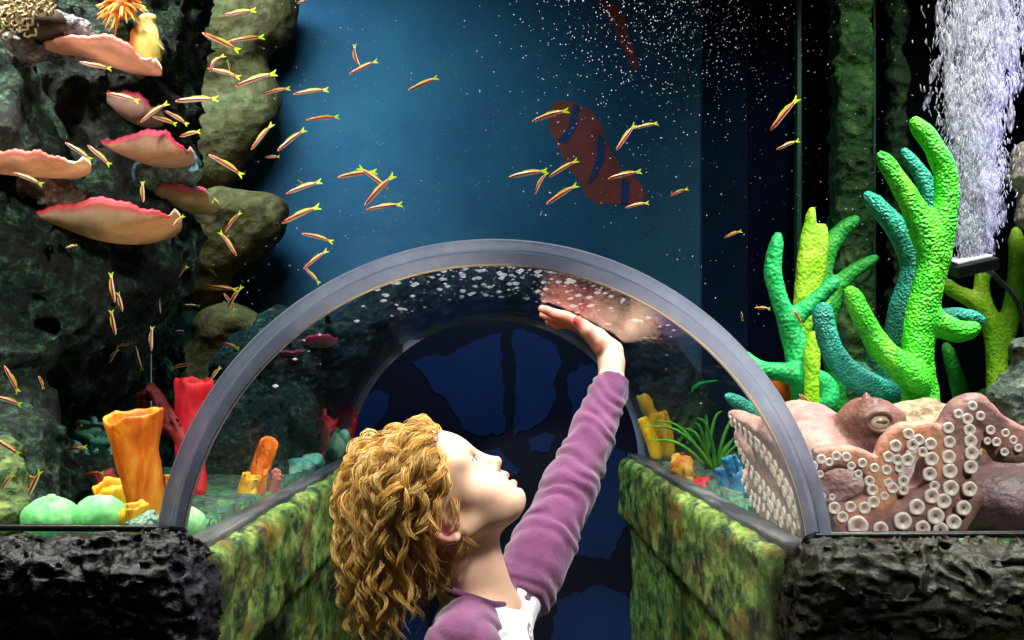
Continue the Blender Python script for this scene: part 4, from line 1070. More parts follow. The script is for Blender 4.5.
# mantle, head and the body between them
g.ell(P(806, 462, 1.66), (.075, .13, .075), .02); g.ell(P(800, 440, 1.70), (.06, .10, .055), .02)
g.chain([P(808, 500, 1.60), P(850, 510, 1.56), P(920, 520, 1.55), P(1010, 530, 1.54)], [.075, .065, .07, .075], .03)
g.ell(P(873, 428, 1.57), (.040, .045, .040), .015); g.chain([P(876, 440, 1.57), P(880, 480, 1.55)], [.034, .03], .02); g.ell(P(858, 425, 1.58), (.026, .03, .034), .012)
g.chain([P(866, 406, 1.55), P(866, 396, 1.55)], [.010, .006], .008); g.chain([P(879, 408, 1.55), P(881, 400, 1.545)], [.008, .004], .006)
g.chain([P(868, 434, 1.52), P(858, 452, 1.51), P(864, 466, 1.50)], [.006, .006, .005], .006)
g.ell(P(1010, 508, 1.50), (.075, .07, .050), .012); g.ell(P(1020, 470, 1.56), (.05, .05, .05), .015)
g.ell(P(832, 528, 1.46), (.04, .05, .03), .015)
# arms flattened on the front pane
A1 = oc([(806, 470), (816, 461), (828, 457), (842, 456), (856, 459), (868, 466), (876, 476), (878, 490), (872, 502), (858, 511), (842, 514), (824, 514)], [12, 12, 11, 11, 11, 11, 11, 12, 12, 13, 14, 14], YG)
A2 = oc([(884, 500), (886, 480), (884, 462), (889, 448), (900, 437), (914, 432), (927, 435), (936, 446), (938, 462)], [12, 11, 11, 12, 12, 12, 12, 12, 13], YG)
A3 = oc([(838, 536), (862, 530), (890, 522), (914, 509), (932, 492), (942, 470), (950, 445), (957, 424), (966, 411), (976, 407)], [18, 22, 24, 25, 26, 25, 21, 18, 16, 14], YG + .004)
A3b = oc([(905, 540), (935, 528), (955, 508), (966, 480), (970, 450), (970, 425)], [18, 20, 20, 19, 17, 14], YG + .010)
A4 = oc([(972, 410), (984, 416), (994, 428), (1006, 436), (1022, 440), (1046, 444)], [13, 13, 13, 14, 14, 14], YG)
A5 = oc([(985, 424), (992, 448), (1010, 452), (1040, 452)], [9, 10, 10, 10], YG + .008)
# arms flattened on the outside of the tunnel
def tun_arm(pts, rad, off):
    q = np.array([on_tunnel(a, b, ROUT + off) for a, b in pts]); s = spline(np.hstack([q, np.array(rad)[:, None]]), 5 * len(pts))
    g.chain(s[:, :3], s[:, 3], .006); return s[:, :3]
T1 = tun_arm([(812, 520), (796, 490), (780, 462), (764, 442), (748, 428), (734, 415)], [.034, .033, .030, .026, .020, .009], .016)
T2 = tun_arm([(808, 545), (793, 520), (778, 498), (764, 478), (751, 458), (741, 436)], [.030, .031, .030, .027, .022, .012], .016)
T3 = tun_arm([(806, 562), (794, 548), (780, 530), (767, 508), (756, 494), (746, 474)], [.022, .024, .024, .022, .018, .009], .014)
# the dark hollow inside the curled arm
g.ell(P(840, 487, YG + .01), (.026, .055, .0155), .004, None, True); g.ell(P(912, 474, YG + .02), (.013, .05, .018), .003, None, True); g.ell(P(985, 470, YG + .01), (.012, .04, .03), .004, None, True)
g.displace(lambda p: .0022 * fbm(p, 45, 4, 5), .02)
p = g.full(); g.f = np.maximum(g.f, (YG - p[..., 1]) ); g.f = np.maximum(g.f, (ROUT + .006) - np.sqrt(p[..., 0] ** 2 + (p[..., 2] - ZA) ** 2)); g.f = np.maximum(g.f, (ZC - .212) - p[..., 2]); del p
def ocol(v):
    base = np.array(srgb(190, 140, 126)[:3]); mauve = np.array(srgb(108, 76, 84)[:3]); brown = np.array(srgb(104, 62, 48)[:3]); orange = np.array(srgb(232, 160, 122)[:3]); dark = np.array(srgb(52, 28, 28)[:3])
    n = .5 + .5 * fbm(v, 14, 4, 3); c = base + (mauve - base) * np.clip(n, 0, 1)[:, None] * .8
    px = v[:, 0] / v[:, 1] * F + 494; py = (ZC - v[:, 2]) / v[:, 1] * F + 377
    def blend(c, w_, col): w_ = np.clip(w_, 0, 1)[:, None]; return c * (1 - w_) + col * w_
    c = blend(c, 2.0 - np.linalg.norm((v - P(872, 430, 1.57)) / .036, axis=1), brown)
    o = np.min([np.hypot(px - a[0], py - a[1]) for a in A2], 0); o1 = np.min([np.hypot(px - a[0], py - a[1]) for a in A1], 0)
    near = (v[:, 1] < 1.46)
    c = blend(c, (1.5 - o / 11) * near * .8, orange); c = blend(c, (1.4 - o1 / 11) * near * .6, orange)  # orange light on the curled arms, put into the skin colour
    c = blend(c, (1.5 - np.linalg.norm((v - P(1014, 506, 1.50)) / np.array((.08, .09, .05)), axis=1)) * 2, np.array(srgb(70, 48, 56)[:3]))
    c = blend(c, (1.25 - np.hypot((px - 840) / 20, (py - 487) / 13)) * 4 * near, dark)  # shade inside the curled arm, painted into the skin
    c = blend(c, np.clip((v[:, 1] - YG - .018) / .02, 0, 1) * (py > 446) * (v[:, 1] < 1.62) * (px > 815) * .8, np.array(srgb(70, 40, 44)[:3]))  # recess shade behind the arms, painted in by depth
    r = np.hypot(v[:, 0], v[:, 2] - ZA); c = blend(c, (ROUT + .012 - r) / .008 * .6, np.array(srgb(214, 198, 200)[:3]))
    return c
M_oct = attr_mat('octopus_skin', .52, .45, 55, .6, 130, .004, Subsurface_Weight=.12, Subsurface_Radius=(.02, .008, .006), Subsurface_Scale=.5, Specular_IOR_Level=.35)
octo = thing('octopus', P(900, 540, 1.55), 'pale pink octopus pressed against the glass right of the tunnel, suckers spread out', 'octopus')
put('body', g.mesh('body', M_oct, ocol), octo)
# eye
M_eye = plain('octopus_eye', srgb(206, 184, 160), .25, .15, 90); M_pup = plain('slit_pupil', srgb(96, 72, 56), .2, .1, 90); M_lid = plain('eye_rim', srgb(112, 74, 62), .5, .2, 60)
e = P(879, 422, 1.528)
v, f = sphere_vf(e, (.0135, .009, .0115), 20, 12); eye = put('eye', raw_mesh('eye', v, f, M_eye), octo); eye['label'] = 'pale eye with a slit pupil'
v, f = sphere_vf(e + np.array((.001, -.0065, 0)), (.0085, .003, .003), 14, 8); put('pupil', raw_mesh('pupil', v, f, M_pup), eye)
th = np.linspace(0, 2 * PI, 25); v, f = tube_vf(e + np.stack([.0145 * np.cos(th), 0 * th - .004 + .003 * np.cos(2 * th), .0125 * np.sin(th)], -1), .0038, 8, False)
put('eyelid', raw_mesh('eyelid', v, f, M_lid), octo)
# suckers
t = NT('sucker'); v = t.coord(); c = attr_col(t)
M_suck = t.done(t.principled(c, .35, None, Specular_IOR_Level=.5, Subsurface_Weight=.1, Subsurface_Radius=(.01, .005, .004), Subsurface_Scale=.4))
def sucker_mesh():
    prof = [(1.06, .0), (1.05, .42), (.98, .60), (.86, .68), (.70, .62), (.52, .40), (.34, .28), (.25, .22), (.18, .05), (.0, .02)]
    n = 24; vv = []; cc = []; f = []
    cols = {0: (196, 160, 150), 1: (226, 206, 192), 2: (240, 230, 218), 3: (244, 238, 228), 4: (232, 220, 208), 5: (214, 196, 184), 6: (206, 186, 172), 7: (190, 160, 146), 8: (120, 92, 84), 9: (84, 60, 56)}
    for i, (r, z) in enumerate(prof):
        for j in range(n):
            a = 2 * PI * j / n; w_ = 1 + .025 * math.sin(5 * a + 1) * (r > .3)
            vv.append((r * w_ * math.cos(a), r * w_ * math.sin(a), z * .62)); cc.append(srgb(*cols[i])[:3])
    for i in range(len(prof) - 1):
        for j in range(n):
            k = (j + 1) % n; f.append((i * n + j, i * n + k, (i + 1) * n + k, (i + 1) * n + j))
    return raw_mesh('sucker', vv, f, M_suck, True, np.array(cc))
SM = sucker_mesh()
def sucker(pos, normal, r, squash=1.0):
    o = bpy.data.objects.new('sucker', SM); C.objects.link(o); o.parent = octo
    q = Vector(normal).to_track_quat('Z', 'Y').to_matrix().to_4x4()
    o.matrix_local = Matrix.Translation(Vector(pos) - octo.location) @ q @ Matrix.Diagonal((r, r * squash, r, 1)); return o
front = [(931,459,7.5),(929,474,7.5),(931,496,8),(916,507,8.5),(902,521,9.5),(880,529,8),(857,526,11),(948,457,7.5),(949,471,8),(950,488,8.5),(943,501,8),(935,516,9),(922,528,8),(970,441,7),(971,453,7.5),(970,467,7.5),(969,489,8),(963,508,8),(953,522,8),(948,428,6),(949,442,6.5),(958,414,5),(967,419,6),(972,406,5),(969,430,6.5),
  (934,486,5.5),(940,530,8),
  (990,430,5),(996,442,5),(1005,433,4.5),(1013,440,4.5),(1004,452,4.5),(1018,448,4.5),(987,441,4),(980,416,5),
  (813,466,5),(821,459,5),(829,462,4.5),(836,456,5),(846,457,5),(851,466,4.5),(858,474,4.5),(862,463,5),(869,481,5.5),(874,468,5),(872,490,6),(873,502,6.5),(864,508,6.5),(850,507,6),(834,508,6.5),(842,517,6),(820,474,4),(822,496,4),(832,497,3.5),
  (888,457,6),(886,470,5.5),(888,483,5),(895,446,6.5),(897,460,6),(899,468,5),(908,434,6),(907,460,7),(912,445,6.5),(918,440,6),(930,444,6.5),(892,488,6),(903,481,6),(903,490,5.5),(884,496,4.5),(922,452,5.5)]
for px, py, r in front[:74]:
    sucker(P(px, py, YG + .001), (0, -1, 0), r * YG / F * .93)
# the many suckers on the tunnel side, and the smallest ones, as one part
mb = MB(); nv_ = len(SM.vertices); sv = np.empty(nv_ * 3, np.float32); SM.vertices.foreach_get('co', sv); sv = sv.reshape(-1, 3); sf = [tuple(p.vertices) for p in SM.polygons]
sc_ = np.empty(nv_ * 4, np.float32); SM.color_attributes['Col'].data.foreach_get('color', sc_); sc_ = sc_.reshape(-1, 4)[:, :3]
def add_sucker(pos, nrm, r, asp=1.0):
    q = np.array(Vector(nrm).to_track_quat('Z', 'Y').to_matrix()); mb.add((sv * np.array((r, r * asp, r))) @ q.T + np.asarray(pos), sf, sc_)
for T, rr, m in ((T1, (.0098, .005), 15), (T2, (.0102, .005), 15), (T3, (.0092, .005), 13)):
    for i in range(m):
        for sg in (-1, 1):
            u = (i + .3 + .4 * (sg > 0)) / m; k = int(u * (len(T) - 1)); q = T[k]; tg = T[min(len(T) - 1, k + 1)] - T[max(0, k - 1)]; tg /= np.linalg.norm(tg)
            th = math.atan2(q[2] - ZA, q[0]); nrm = np.array((-math.cos(th), 0, -math.sin(th))); sidev = np.cross(nrm, tg)
            q2 = q + sidev * sg * .0115 * (1 - .45 * u); th = math.atan2(q2[2] - ZA, q2[0]); nrm = np.array((-math.cos(th), 0, -math.sin(th)))
            pos = np.array((math.cos(th) * (ROUT + .0062), q2[1], ZA + math.sin(th) * (ROUT + .0062)))
            if pos[1] < D + .05 or pos[2] < ZC - .2: continue
            add_sucker(pos, nrm, rr[0] + (rr[1] - rr[0]) * u)
for px, py, r in front[74:]: add_sucker(P(px, py, YG + .001), (0, -1, 0), r * YG / F * .93)
o = put('small_suckers', mb.mesh('small_suckers', M_suck), octo); o['kind'] = 'stuff'
# ================================================================== FISH
# head px, tail px, bend (share of the length), distance, label
FISH = [
 (221,15,257,11,.05,1.95,'striped fish swimming level near the top left, above the blue water edge'),
 (203,34,239,50,.0,1.95,'striped fish slanting down to the right, left of a level pair near the top'),
 (228,43,264,36,.06,1.97,'striped fish nearly level, tail touching the rock edge beside the upper blue water'),
 (210,73,225,55,.55,1.95,'pale fish curled like a hook, upper left of the shoal'),
 (207,68,241,78,.05,2.0,'striped fish crossing under the curled pale fish'),
 (230,71,227,60,.2,2.1,'tiny whitish fish upright between the curled fish and the rock'),
 (234,86,278,74,.08,1.85,'long striped fish rising to the right below the curled pale fish'),
 (262,94,291,89,.1,2.2,'pinkish fish directly left of a brighter one on the same line'),
 (293,94,329,90,.06,1.98,'orange striped fish right of a pinkish one on the same line'),
 (175,101,219,99,.04,1.75,'bold striped fish hanging level right of the lilac plate coral'),
 (307,121,339,116,.05,2.0,'small striped fish alone, level, right of two steep ones'),
 (251,150,273,123,.03,2.0,'steep striped fish, left of a steep pair in the blue'),
 (278,152,305,128,.04,1.95,'steep striped fish, right of a steep pair in the blue'),
 (209,155,243,176,.08,1.9,'striped fish diving left-up, tail low, in front of the blue beside the bluish rock'),
 (265,157,280,157,.0,2.3,'tiny pale fish below the steep pair'),
 (286,194,322,181,.04,1.95,'orange striped fish with a tiny pale one behind its back'),
 (305,186,298,180,.0,2.4,'tiny pale fish peeping over the back of an orange striped one'),
 (281,223,321,207,.07,1.9,'striped fish rising to the right of the knobbed back rock'),
 (302,234,333,242,.1,2.1,'small striped fish slanting down right above the tunnel shoulder'),
 (303,269,328,250,.03,2.0,'upper fish of the chevron over the left shoulder of the arch'),
 (304,267,320,284,.02,2.2,'lower fish of the chevron over the left shoulder of the arch'),
 (224,232,242,212,.15,2.0,'fish rising in front of the knobbed back rock'),
 (237,256,219,231,.06,1.9,'fish nose down in front of the knobbed back rock'),
 (217,276,209,269,.0,2.2,'tiny foreshortened striped fish below the knobbed back rock'),
 (207,286,239,290,-.03,1.95,'level striped fish in the crossing trio left of the arch'),
 (224,293,235,311,.1,2.1,'fish pointing up in the crossing trio left of the arch'),
 (228,308,243,286,.2,2.05,'pale fish slanting up right in the crossing trio left of the arch'),
 (223,343,239,349,.1,2.1,'small fish close to the left outside of the arch'),
 (191,364,171,369,.15,2.2,'wavy pale fish just above the bright red tube sponge'),
 (183,305,200,306,.0,2.7,'dim brown fish before the dim olive pillar, upper of two'),
 (174,331,184,331,.0,2.7,'dim brown fish before the dim olive pillar, lower of two'),
 (178,279,188,266,.3,2.0,'curved white fish with a yellow tail left of the crossing trio'),
 (161,314,159,297,.18,2.0,'curved white fish between the rock pile and the dim olive pillar'),
 (152,351,152,326,.1,1.85,'upright pale fish with a yellow tail beside the thin bright line of the pillar'),
 (150,334,150,312,.05,2.2,'dim brownish fish upright above the upright pale one'),
 (115,303,111,272,.08,1.62,'greenish fish upright along the edge of the rock bulge, highest of three'),
 (122,312,118,292,-.05,1.68,'greenish fish upright along the edge of the rock bulge, right of three'),
 (115,335,112,310,.04,1.64,'greenish fish upright along the edge of the rock bulge, lowest of three'),
 (95,352,105,346,.1,1.9,'little yellowish fish under the rock bulge'),
 (129,344,117,347,.1,1.9,'little striped fish facing right under the rock bulge'),
 (110,363,118,349,.2,2.0,'dim thin fish below the little one facing right'),
 (136,346,142,371,.15,2.0,'dim wavy fish hanging head up above the dull red sponge'),
 (66,248,77,245,.1,1.62,'dim small fish on the face of the rock bulge'),
 (174,264,179,257,.0,2.5,'dim small brown fish above the curved white one'),
 (210,380,221,367,.05,1.95,'striped fish between the bright red sponge and the arch'),
 (4,366,19,393,.05,1.5,'red striped fish slanting down at the far left edge'),
 (-4,397,22,405,.05,1.5,'dark striped fish at the left edge below a red striped one'),
 (-8,438,21,455,.04,1.45,'bold striped fish cut by the left edge, lowest of three there'),
 (29,430,60,434,.05,1.7,'level green fish right of the left edge trio'),
 (61,452,87,447,.08,1.75,'striped fish left of the teal worm coral'),
 (74,432,83,425,.2,1.8,'small reddish fish touching the top of the teal worm coral'),
 (2,490,14,474,.15,1.46,'orange fish in front of the yellow-green crusted rock'),
 (28,497,41,470,.03,1.5,'orange striped fish steep beside the yellow-green crusted rock'),
 (22,475,38,480,.05,1.6,'dim red fish crossing behind the steep orange striped one'),
 (39,376,43,389,.1,1.6,'short white fish at the edge of the dark hollow'),
 (84,475,104,473,.05,1.8,'dim thin fish above the pale green round corals'),
 (36,424,50,424,.1,1.75,'pale wisp of a fish above the level green one'),
 (64,142,93,161,.03,1.62,'red striped fish slanting down left of the pink-rimmed plate coral'),
 (87,145,111,166,.04,1.70,'dim striped fish following the red striped one at the rock'),
 (106,93,140,102,.08,1.72,'dark striped fish lying across the lilac plate coral'),
 (141,123,168,102,.1,1.72,'orange fish with yellow edges below the lilac plate coral'),
 (153,117,176,124,.05,1.78,'pinkish fish with yellow tail, right below the lilac plate coral'),
 (165,111,188,125,.06,1.85,'striped fish at the outer end of the cluster by the lilac plate coral'),
 (179,136,201,132,.03,1.78,'short striped fish just above the bluish rock'),
 (143,202,143,181,.03,1.75,'dim brown fish upright left of the bluish rock'),
 (172,229,184,215,.1,1.7,'plain orange fish right of the largest plate coral'),
 (81,63,111,68,-.04,1.68,'small reddish fish under the peach plate coral'),
 (14,173,43,185,.05,1.58,'small reddish fish under the salmon plate coral'),
 (349,74,378,61,.05,1.95,'lower fish of the joined pair at upper centre left'),
 (360,67,355,44,.4,2.0,'curved fish with a pale yellow tail, upper of the joined pair'),
 (408,91,438,77,.03,1.95,'lone striped fish rising right, right of the joined pair'),
 (338,178,377,171,.06,1.95,'pale yellow fish at the left of the knot of four'),
 (388,189,358,167,.05,1.9,'fish heading down right, crossing the knot of four'),
 (364,206,395,175,.08,1.85,'brightest fish of the knot of four, rising steeply right'),
 (366,209,403,205,.05,1.9,'level fish at the bottom of the knot of four'),
 (532,121,569,111,.14,1.95,'orange fish against the head of the painted clownfish'),
 (616,151,636,123,.04,1.95,'steep fish of the angled pair right of the painted clownfish'),
 (634,129,658,123,.05,2.05,'level fish of the angled pair right of the painted clownfish'),
 (509,178,548,170,.07,1.95,'level fish at the far left of the group by the painted clownfish'),
 (535,194,548,172,.3,2.1,'thin bent pale fish hanging below the far left fish of its group'),
 (549,177,578,160,.04,1.95,'upper of two parallel rising fish by the painted clownfish'),
 (546,205,578,184,.05,1.95,'lower of two parallel rising fish by the painted clownfish'),
 (608,179,642,171,.06,1.95,'level orange fish over the middle of the painted clownfish'),
 (670,196,688,189,.08,2.2,'small fish alone right of the painted clownfish'),
 (625,208,649,203,.1,2.1,'small fish under the tail of the painted clownfish'),
 (770,131,799,97,.05,1.85,'steep red striped fish before the dark panels at the right'),
 (776,150,800,140,.05,1.95,'small level striped fish below the steep one at the right'),
 (724,238,742,231,.1,2.2,'small orange fish above the right shoulder of the arch'),
 (755,308,770,309,.1,2.0,'tiny orange fish left of the emerald sponge'),
 (741,312,743,321,.0,2.2,'tiny yellow fish upright left of the emerald sponge'),
 (799,394,813,406,.05,1.8,'small orange fish low in front of the emerald sponge'),
 (818,314,830,301,.1,1.9,'small orange fish in front of the leaf green sponge'),
 (794,311,802,325,.05,1.95,'small pale orange fish in front of the slim yellow-lime sponge'),
 (297,3,314,-2,.05,1.9,'orange fish half cut off by the top edge'),
]
t = NT('fish_skin'); c = attr_col(t); v = t.coord()
M_fish = t.done(t.principled(c, .35, t.bump(t.noise(v, 40, 3), .1, .02), Specular_IOR_Level=.6, Subsurface_Weight=.05))
t = NT('fish_fin'); c = attr_col(t); pr = t.principled(c, .4); tl = t.n('ShaderNodeBsdfTranslucent'); t.l(c, tl.inputs['Color'])
m = t.n('ShaderNodeMixShader'); m.inputs[0].default_value = .45; t.l(pr, m.inputs[1]); t.l(tl.outputs[0], m.inputs[2]); M_fin = t.done(m.outputs[0])
M_feye = plain('fish_eye', srgb(8, 8, 10), .15, .1, 90)
CFB = {}
def fish_meshes(bend):
    """unit fish: head at x = -0.5, tail end at x = +0.5, back up (+z)"""
    key = round(bend, 2)
    if key in CFB: return CFB[key]
    def warp(p):
        p = np.array(p, float); p[:, 2] += key * (.25 - p[:, 0] ** 2) * 1.0; return p
    n, k = 22, 24; xs = np.linspace(-.5, .34, n); v = []; cc = []; f = []
    for i, x in enumerate(xs):
        u = (x + .5) / .84
        h = .066 * (np.sin(PI * min(1, u * 3.0 + .03) / 2) ** .6) * (1 - .42 * max(0, (u - .55) / .45) ** 1.4); w_ = h * .8
        for j in range(k):
            a = 2 * PI * j / k; z = math.sin(a)
            v.append((x, w_ * math.cos(a), h * z))
            if z > .84: c_ = srgb(150, 128, 44) if u > .12 else srgb(226, 120, 50)
            elif z > .36: c_ = srgb(222, 66, 30)
            elif z > -.28: c_ = srgb(26, 12, 16) if u > .06 else srgb(220, 90, 60)
            elif z > -.60: c_ = srgb(236, 148, 112)
            else: c_ = srgb(232, 206, 186)
            cc.append(c_[:3])
    for i in range(n - 1):
        for j in range(k):
            q = (j + 1) % k; f.append((i * k + j, (i + 1) * k + j, (i + 1) * k + q, i * k + q))
    f.append(tuple(range(k - 1, -1, -1))[::-1]); f.append(tuple((n - 1) * k + j for j in range(k))[::-1])
    body = raw_mesh('body', warp(v), f, M_fish, True, np.array(cc))
    def fin(pts, th, col, name):
        p = np.array(pts, float); m_ = len(p); a = np.column_stack([p[:, 0], np.full(m_, th), p[:, 1]]); b = a.copy(); b[:, 1] = -th
        ff = [tuple(range(m_)), tuple(range(2 * m_ - 1, m_ - 1, -1))] + [(i, i + m_, (i + 1) % m_ + m_, (i + 1) % m_) for i in range(m_)]
        return raw_mesh(name, warp(np.vstack([a, b])), ff, M_fin, False, np.broadcast_to(np.array(col[:3]), (2 * m_, 3)))
    tail = fin([(.31, .035), (.40, .055), (.50, .095), (.485, .055), (.43, .0), (.485, -.055), (.50, -.095), (.40, -.055), (.31, -.035)], .008, srgb(206, 226, 40), 'tail_fin')
    dors = fin([(-.2, .07), (-.05, .105), (.15, .10), (.30, .05), (.2, .045), (0, .06)], .006, srgb(196, 200, 60), 'dorsal_fin')
    e1, f1 = sphere_vf((-.42, -.037, .02), .018, 8, 6); e2, f2 = sphere_vf((-.42, .037, .02), .018, 8, 6)
    mb = MB(); mb.add(warp(e1), f1); mb.add(warp(e2), f2)
    CFB[key] = (body, tail, dors, mb.mesh('eyes', M_feye)); return CFB[key]
for hx, hy, tx, ty, bend, Y, lab in FISH:
    h = P(hx, hy, Y); tl_ = P(tx, ty, Y); mid = (h + tl_) / 2; d = tl_ - h; L_ = np.linalg.norm(d); d /= L_
    yaw = RNG.uniform(-.25, .25); L_ /= math.cos(yaw)
    X_ = d * math.cos(yaw) + np.array((0, math.sin(yaw), 0))
    up = np.array((0, 0, 1.0)) if abs(d[2]) < .97 else np.array((-1.0, 0, 0))
    if d[0] < -.2 and abs(d[2]) < .97: pass
    Z_ = up - X_ * up.dot(X_); Z_ /= np.linalg.norm(Z_); Y_ = np.cross(Z_, X_)
    R_ = Matrix([[*a] for a in np.stack([X_, Y_, Z_], 1).tolist()]).to_4x4()
    r = bpy.data.objects.new('striped_fish', None); r.empty_display_size = .01; C.objects.link(r)
    fat = min(1.25, max(.85, .040 / L_)) if L_ > .03 else 1.25
    r.matrix_world = Matrix.Translation(Vector(mid)) @ R_ @ Matrix.Diagonal((L_, L_ * fat, L_ * fat, 1))
    tag(r, lab, 'fish', 'small striped fish')
    for nm, me in zip(('body', 'tail_fin', 'dorsal_fin', 'eyes'), fish_meshes(bend)):
        o = bpy.data.objects.new(nm, me); C.objects.link(o); o.parent = r
# ================================================================== THE CHILD
YH = 1.85
EAR = P(445, 525, YH)
TILT = math.radians(45)
FW = np.array((math.cos(TILT), 0, math.sin(TILT))); UP = np.array((-math.sin(TILT), 0, math.cos(TILT))); SD = np.array((0, 1.0, 0))
RH = np.stack([FW, SD, UP], 1)                 # head axes (forward, far side, up) as columns
def H(f, u, s=0.0): return EAR + (FW * f + UP * u + SD * s) / 1000.0
def mm(*r): return tuple(q / 1000.0 for q in r)
xs = np.arange(-.27, .30, .0026)
ys = np.arange(1.58, 2.36, .0028)
zs = np.concatenate([np.arange(-.02, .74, .009), np.arange(.74, 1.42, .0026)])
g = Grid(xs, ys, zs)
def hell(f, u, s, rf, ru, rs, k, sub=False): g.ell(H(f, u, s), mm(rf, rs, ru), k / 1000, RH, sub)
def hcap(a, b, ra, rb, k, sub=False): g.cap(H(*a), H(*b), ra / 1000, rb / 1000, k / 1000, sub)
# skull and face
hell(8, 66, 0, 103, 84, 79, 0); hell(66, 58, 0, 45, 48, 58, 20)
hell(60, 2, 0, 50, 62, 54, 25)
for s in (-1, 1):
    hell(74, -8, 33 * s, 29, 30, 25, 22)
    hcap((20, -22, 52 * s), (92, -48, 15 * s), 17, 15, 22)
    hcap((92, 56, 14 * s), (84, 58, 46 * s), 11, 9, 16)        # brow
hell(97, -47, 0, 24, 17, 22, 18)                                 # chin
hell(74, -34, 0, 36, 28, 40, 25)
hell(98, -18, 0, 20, 24, 28, 16)                                 # round of the mouth
for s in (-1, 1): hell(110, 39, 27 * s, 13, 11, 16, 9, True)     # eye sockets
hcap((103, 46, 0), (116, 24, 0), 9, 9.5, 12); hell(122, 13, 0, 12, 10, 10.5, 7)      # nose
for s in (-1, 1): hell(114, 7, 9.5 * s, 8, 6.5, 6.5, 5)
for s in (-1, 1): hell(119, 0.5, 5.2 * s, 4.5, 3.6, 2.8, 2, True)
hcap((114, 0, 0), (117, -9, 0), 6, 6, 6)
hcap((114, -13, -13), (119.5, -12, 0), 4, 5.6, 5); hcap((119.5, -12, 0), (114, -13, 13), 5.6, 4, 5)
hcap((111, -27, -12), (118.5, -28.5, 0), 4.5, 6.3, 5); hcap((118.5, -28.5, 0), (111, -27, 12), 6.3, 4.5, 5)
g.ell(H(121, -20, 0), mm(15, 14, 2.6), .002, RH, True)
hell(112, -38, 0, 8, 4, 16, 6, True)
# eyelids
for s in (-1, 1):
    hell(95, 39, 28 * s, 13.6, 13.4, 14.5, 3)
    g.ell(H(107, 38.0, 28 * s), mm(10, 11.5, 5.4), .001, RH, True)
# ears
for s in (-1, 1):
    c = np.array((-2, 2, 80 * s))
    pts = [(10, -17), (6, -22), (-2, -20), (-8, -10), (-13, 4), (-13, 18), (-6, 28), (5, 29), (11, 21), (12, 12)]
    q = [H(a, b, (66 + 5 * (1 if i not in (0, 9) else -.8)) * s) for i, (a, b) in enumerate(pts)]
    g.chain(spline(q, 26), np.full(26, .0045), .003)
    hell(0, 4, 58 * s, 12, 19, 10, 5); hell(3, -17, 67 * s, 7, 7, 4.5, 4); hell(9, 3, 64 * s, 4, 6, 6, 3)
# neck and trunk
NB = P(482, 612, 1.86)
g.cap(H(-14, -2), NB, .052, .047, .03); g.cap(H(30, -36), P(494, 600, 1.86), .028, .032, .025)
S1 = P(462, 652, 1.735); S2 = P(522, 590, 1.965)
CH = np.array((-.024, 1.86, .74)); PE = np.array((-.03, 1.86, .55))
g.cap(NB + (0, 0, -.02), S1, .042, .042, .03); g.cap(NB + (0, 0, -.02), S2, .042, .042, .03)
g.ell(CH, (.085, .118, .17), .04); g.ell((CH + PE) / 2, (.078, .105, .14), .04); g.ell(PE, (.085, .115, .10), .04)
# legs
for s in (-1, 1):
    hip = PE + (0, .06 * s, -.03); kn = np.array((-.005, 1.86 + .062 * s, .30)); an = np.array((-.04, 1.86 + .066 * s, .055))
    g.chain([hip, kn, an], [.072, .05, .034], .03); g.chain([an + (0, 0, -.02), an + (.06, 0, -.03), an + (.10, 0, -.036)], [.03, .026, .02], .02)
# near arm, hanging
E1 = np.array((-.075, 1.672, .66)); W1 = np.array((-.045, 1.655, .50))
g.chain([S1, E1, W1], [.040, .032, .022], .02)
def fingers(frame, wrist, sc, k=.006):
    """frame(along, depth, across) -> world; a hand with palm and five separate fingers"""
    mc = {'i': -.026, 'm': -.009, 'r': .009, 'p': .025}
    ln = {'i': (.030, .020, .017), 'm': (.034, .022, .018), 'r': (.031, .021, .017), 'p': (.024, .016, .015)}
    for a, y in mc.items():
        g.chain([frame(.0 * sc, .020 * sc, y * .55 * sc), frame(.035 * sc, .017 * sc, y * .8 * sc), frame(.068 * sc, .013 * sc, y * sc)], np.array((.016, .0135, .0118)) * sc, .010)
    for a, y in mc.items():
        l = ln[a]; x = .068 * sc; pts = [frame(x, .0125 * sc, y * sc)]; cur = {'i': (.010, .013, .0095), 'm': (.009, .011, .0085), 'r': (.013, .018, .0165), 'p': (.016, .025, .0235)}[a]
        for q, d in zip(l, cur):
            x += q * sc; pts.append(frame(x, d * sc, y * (1 + (x - .068 * sc) * 3.0) * sc))
        g.chain(pts, np.array((.0105, .0092, .0084, .0070)) * sc, .0015)
    # thumb: leaves the side of the palm near its base
    g.chain([frame(.018 * sc, .024 * sc, -.012 * sc), frame(.036 * sc, .024 * sc, -.036 * sc), frame(.060 * sc, .018 * sc, -.050 * sc), frame(.080 * sc, .0105 * sc, -.053 * sc)], np.array((.015, .0125, .0105, .0085)) * sc, .004)
    g.chain([frame(.020 * sc, .026 * sc, -.016 * sc), frame(.040 * sc, .022 * sc, -.024 * sc)], np.array((.015, .012)) * sc, .008)
# near hand (relaxed, at the child's side)
d1 = (W1 - E1); d1 /= np.linalg.norm(d1)
def fr1(a, d, t):
    n = np.array((0, 1.0, 0)); u = np.array((1.0, 0, .2)); u -= d1 * u.dot(d1); u /= np.linalg.norm(u)
    bend = 5.0 * a * a
    return W1 + d1 * a + n * (-.02 + d + bend * .5) - u * t
fingers(fr1, W1, 1.05)
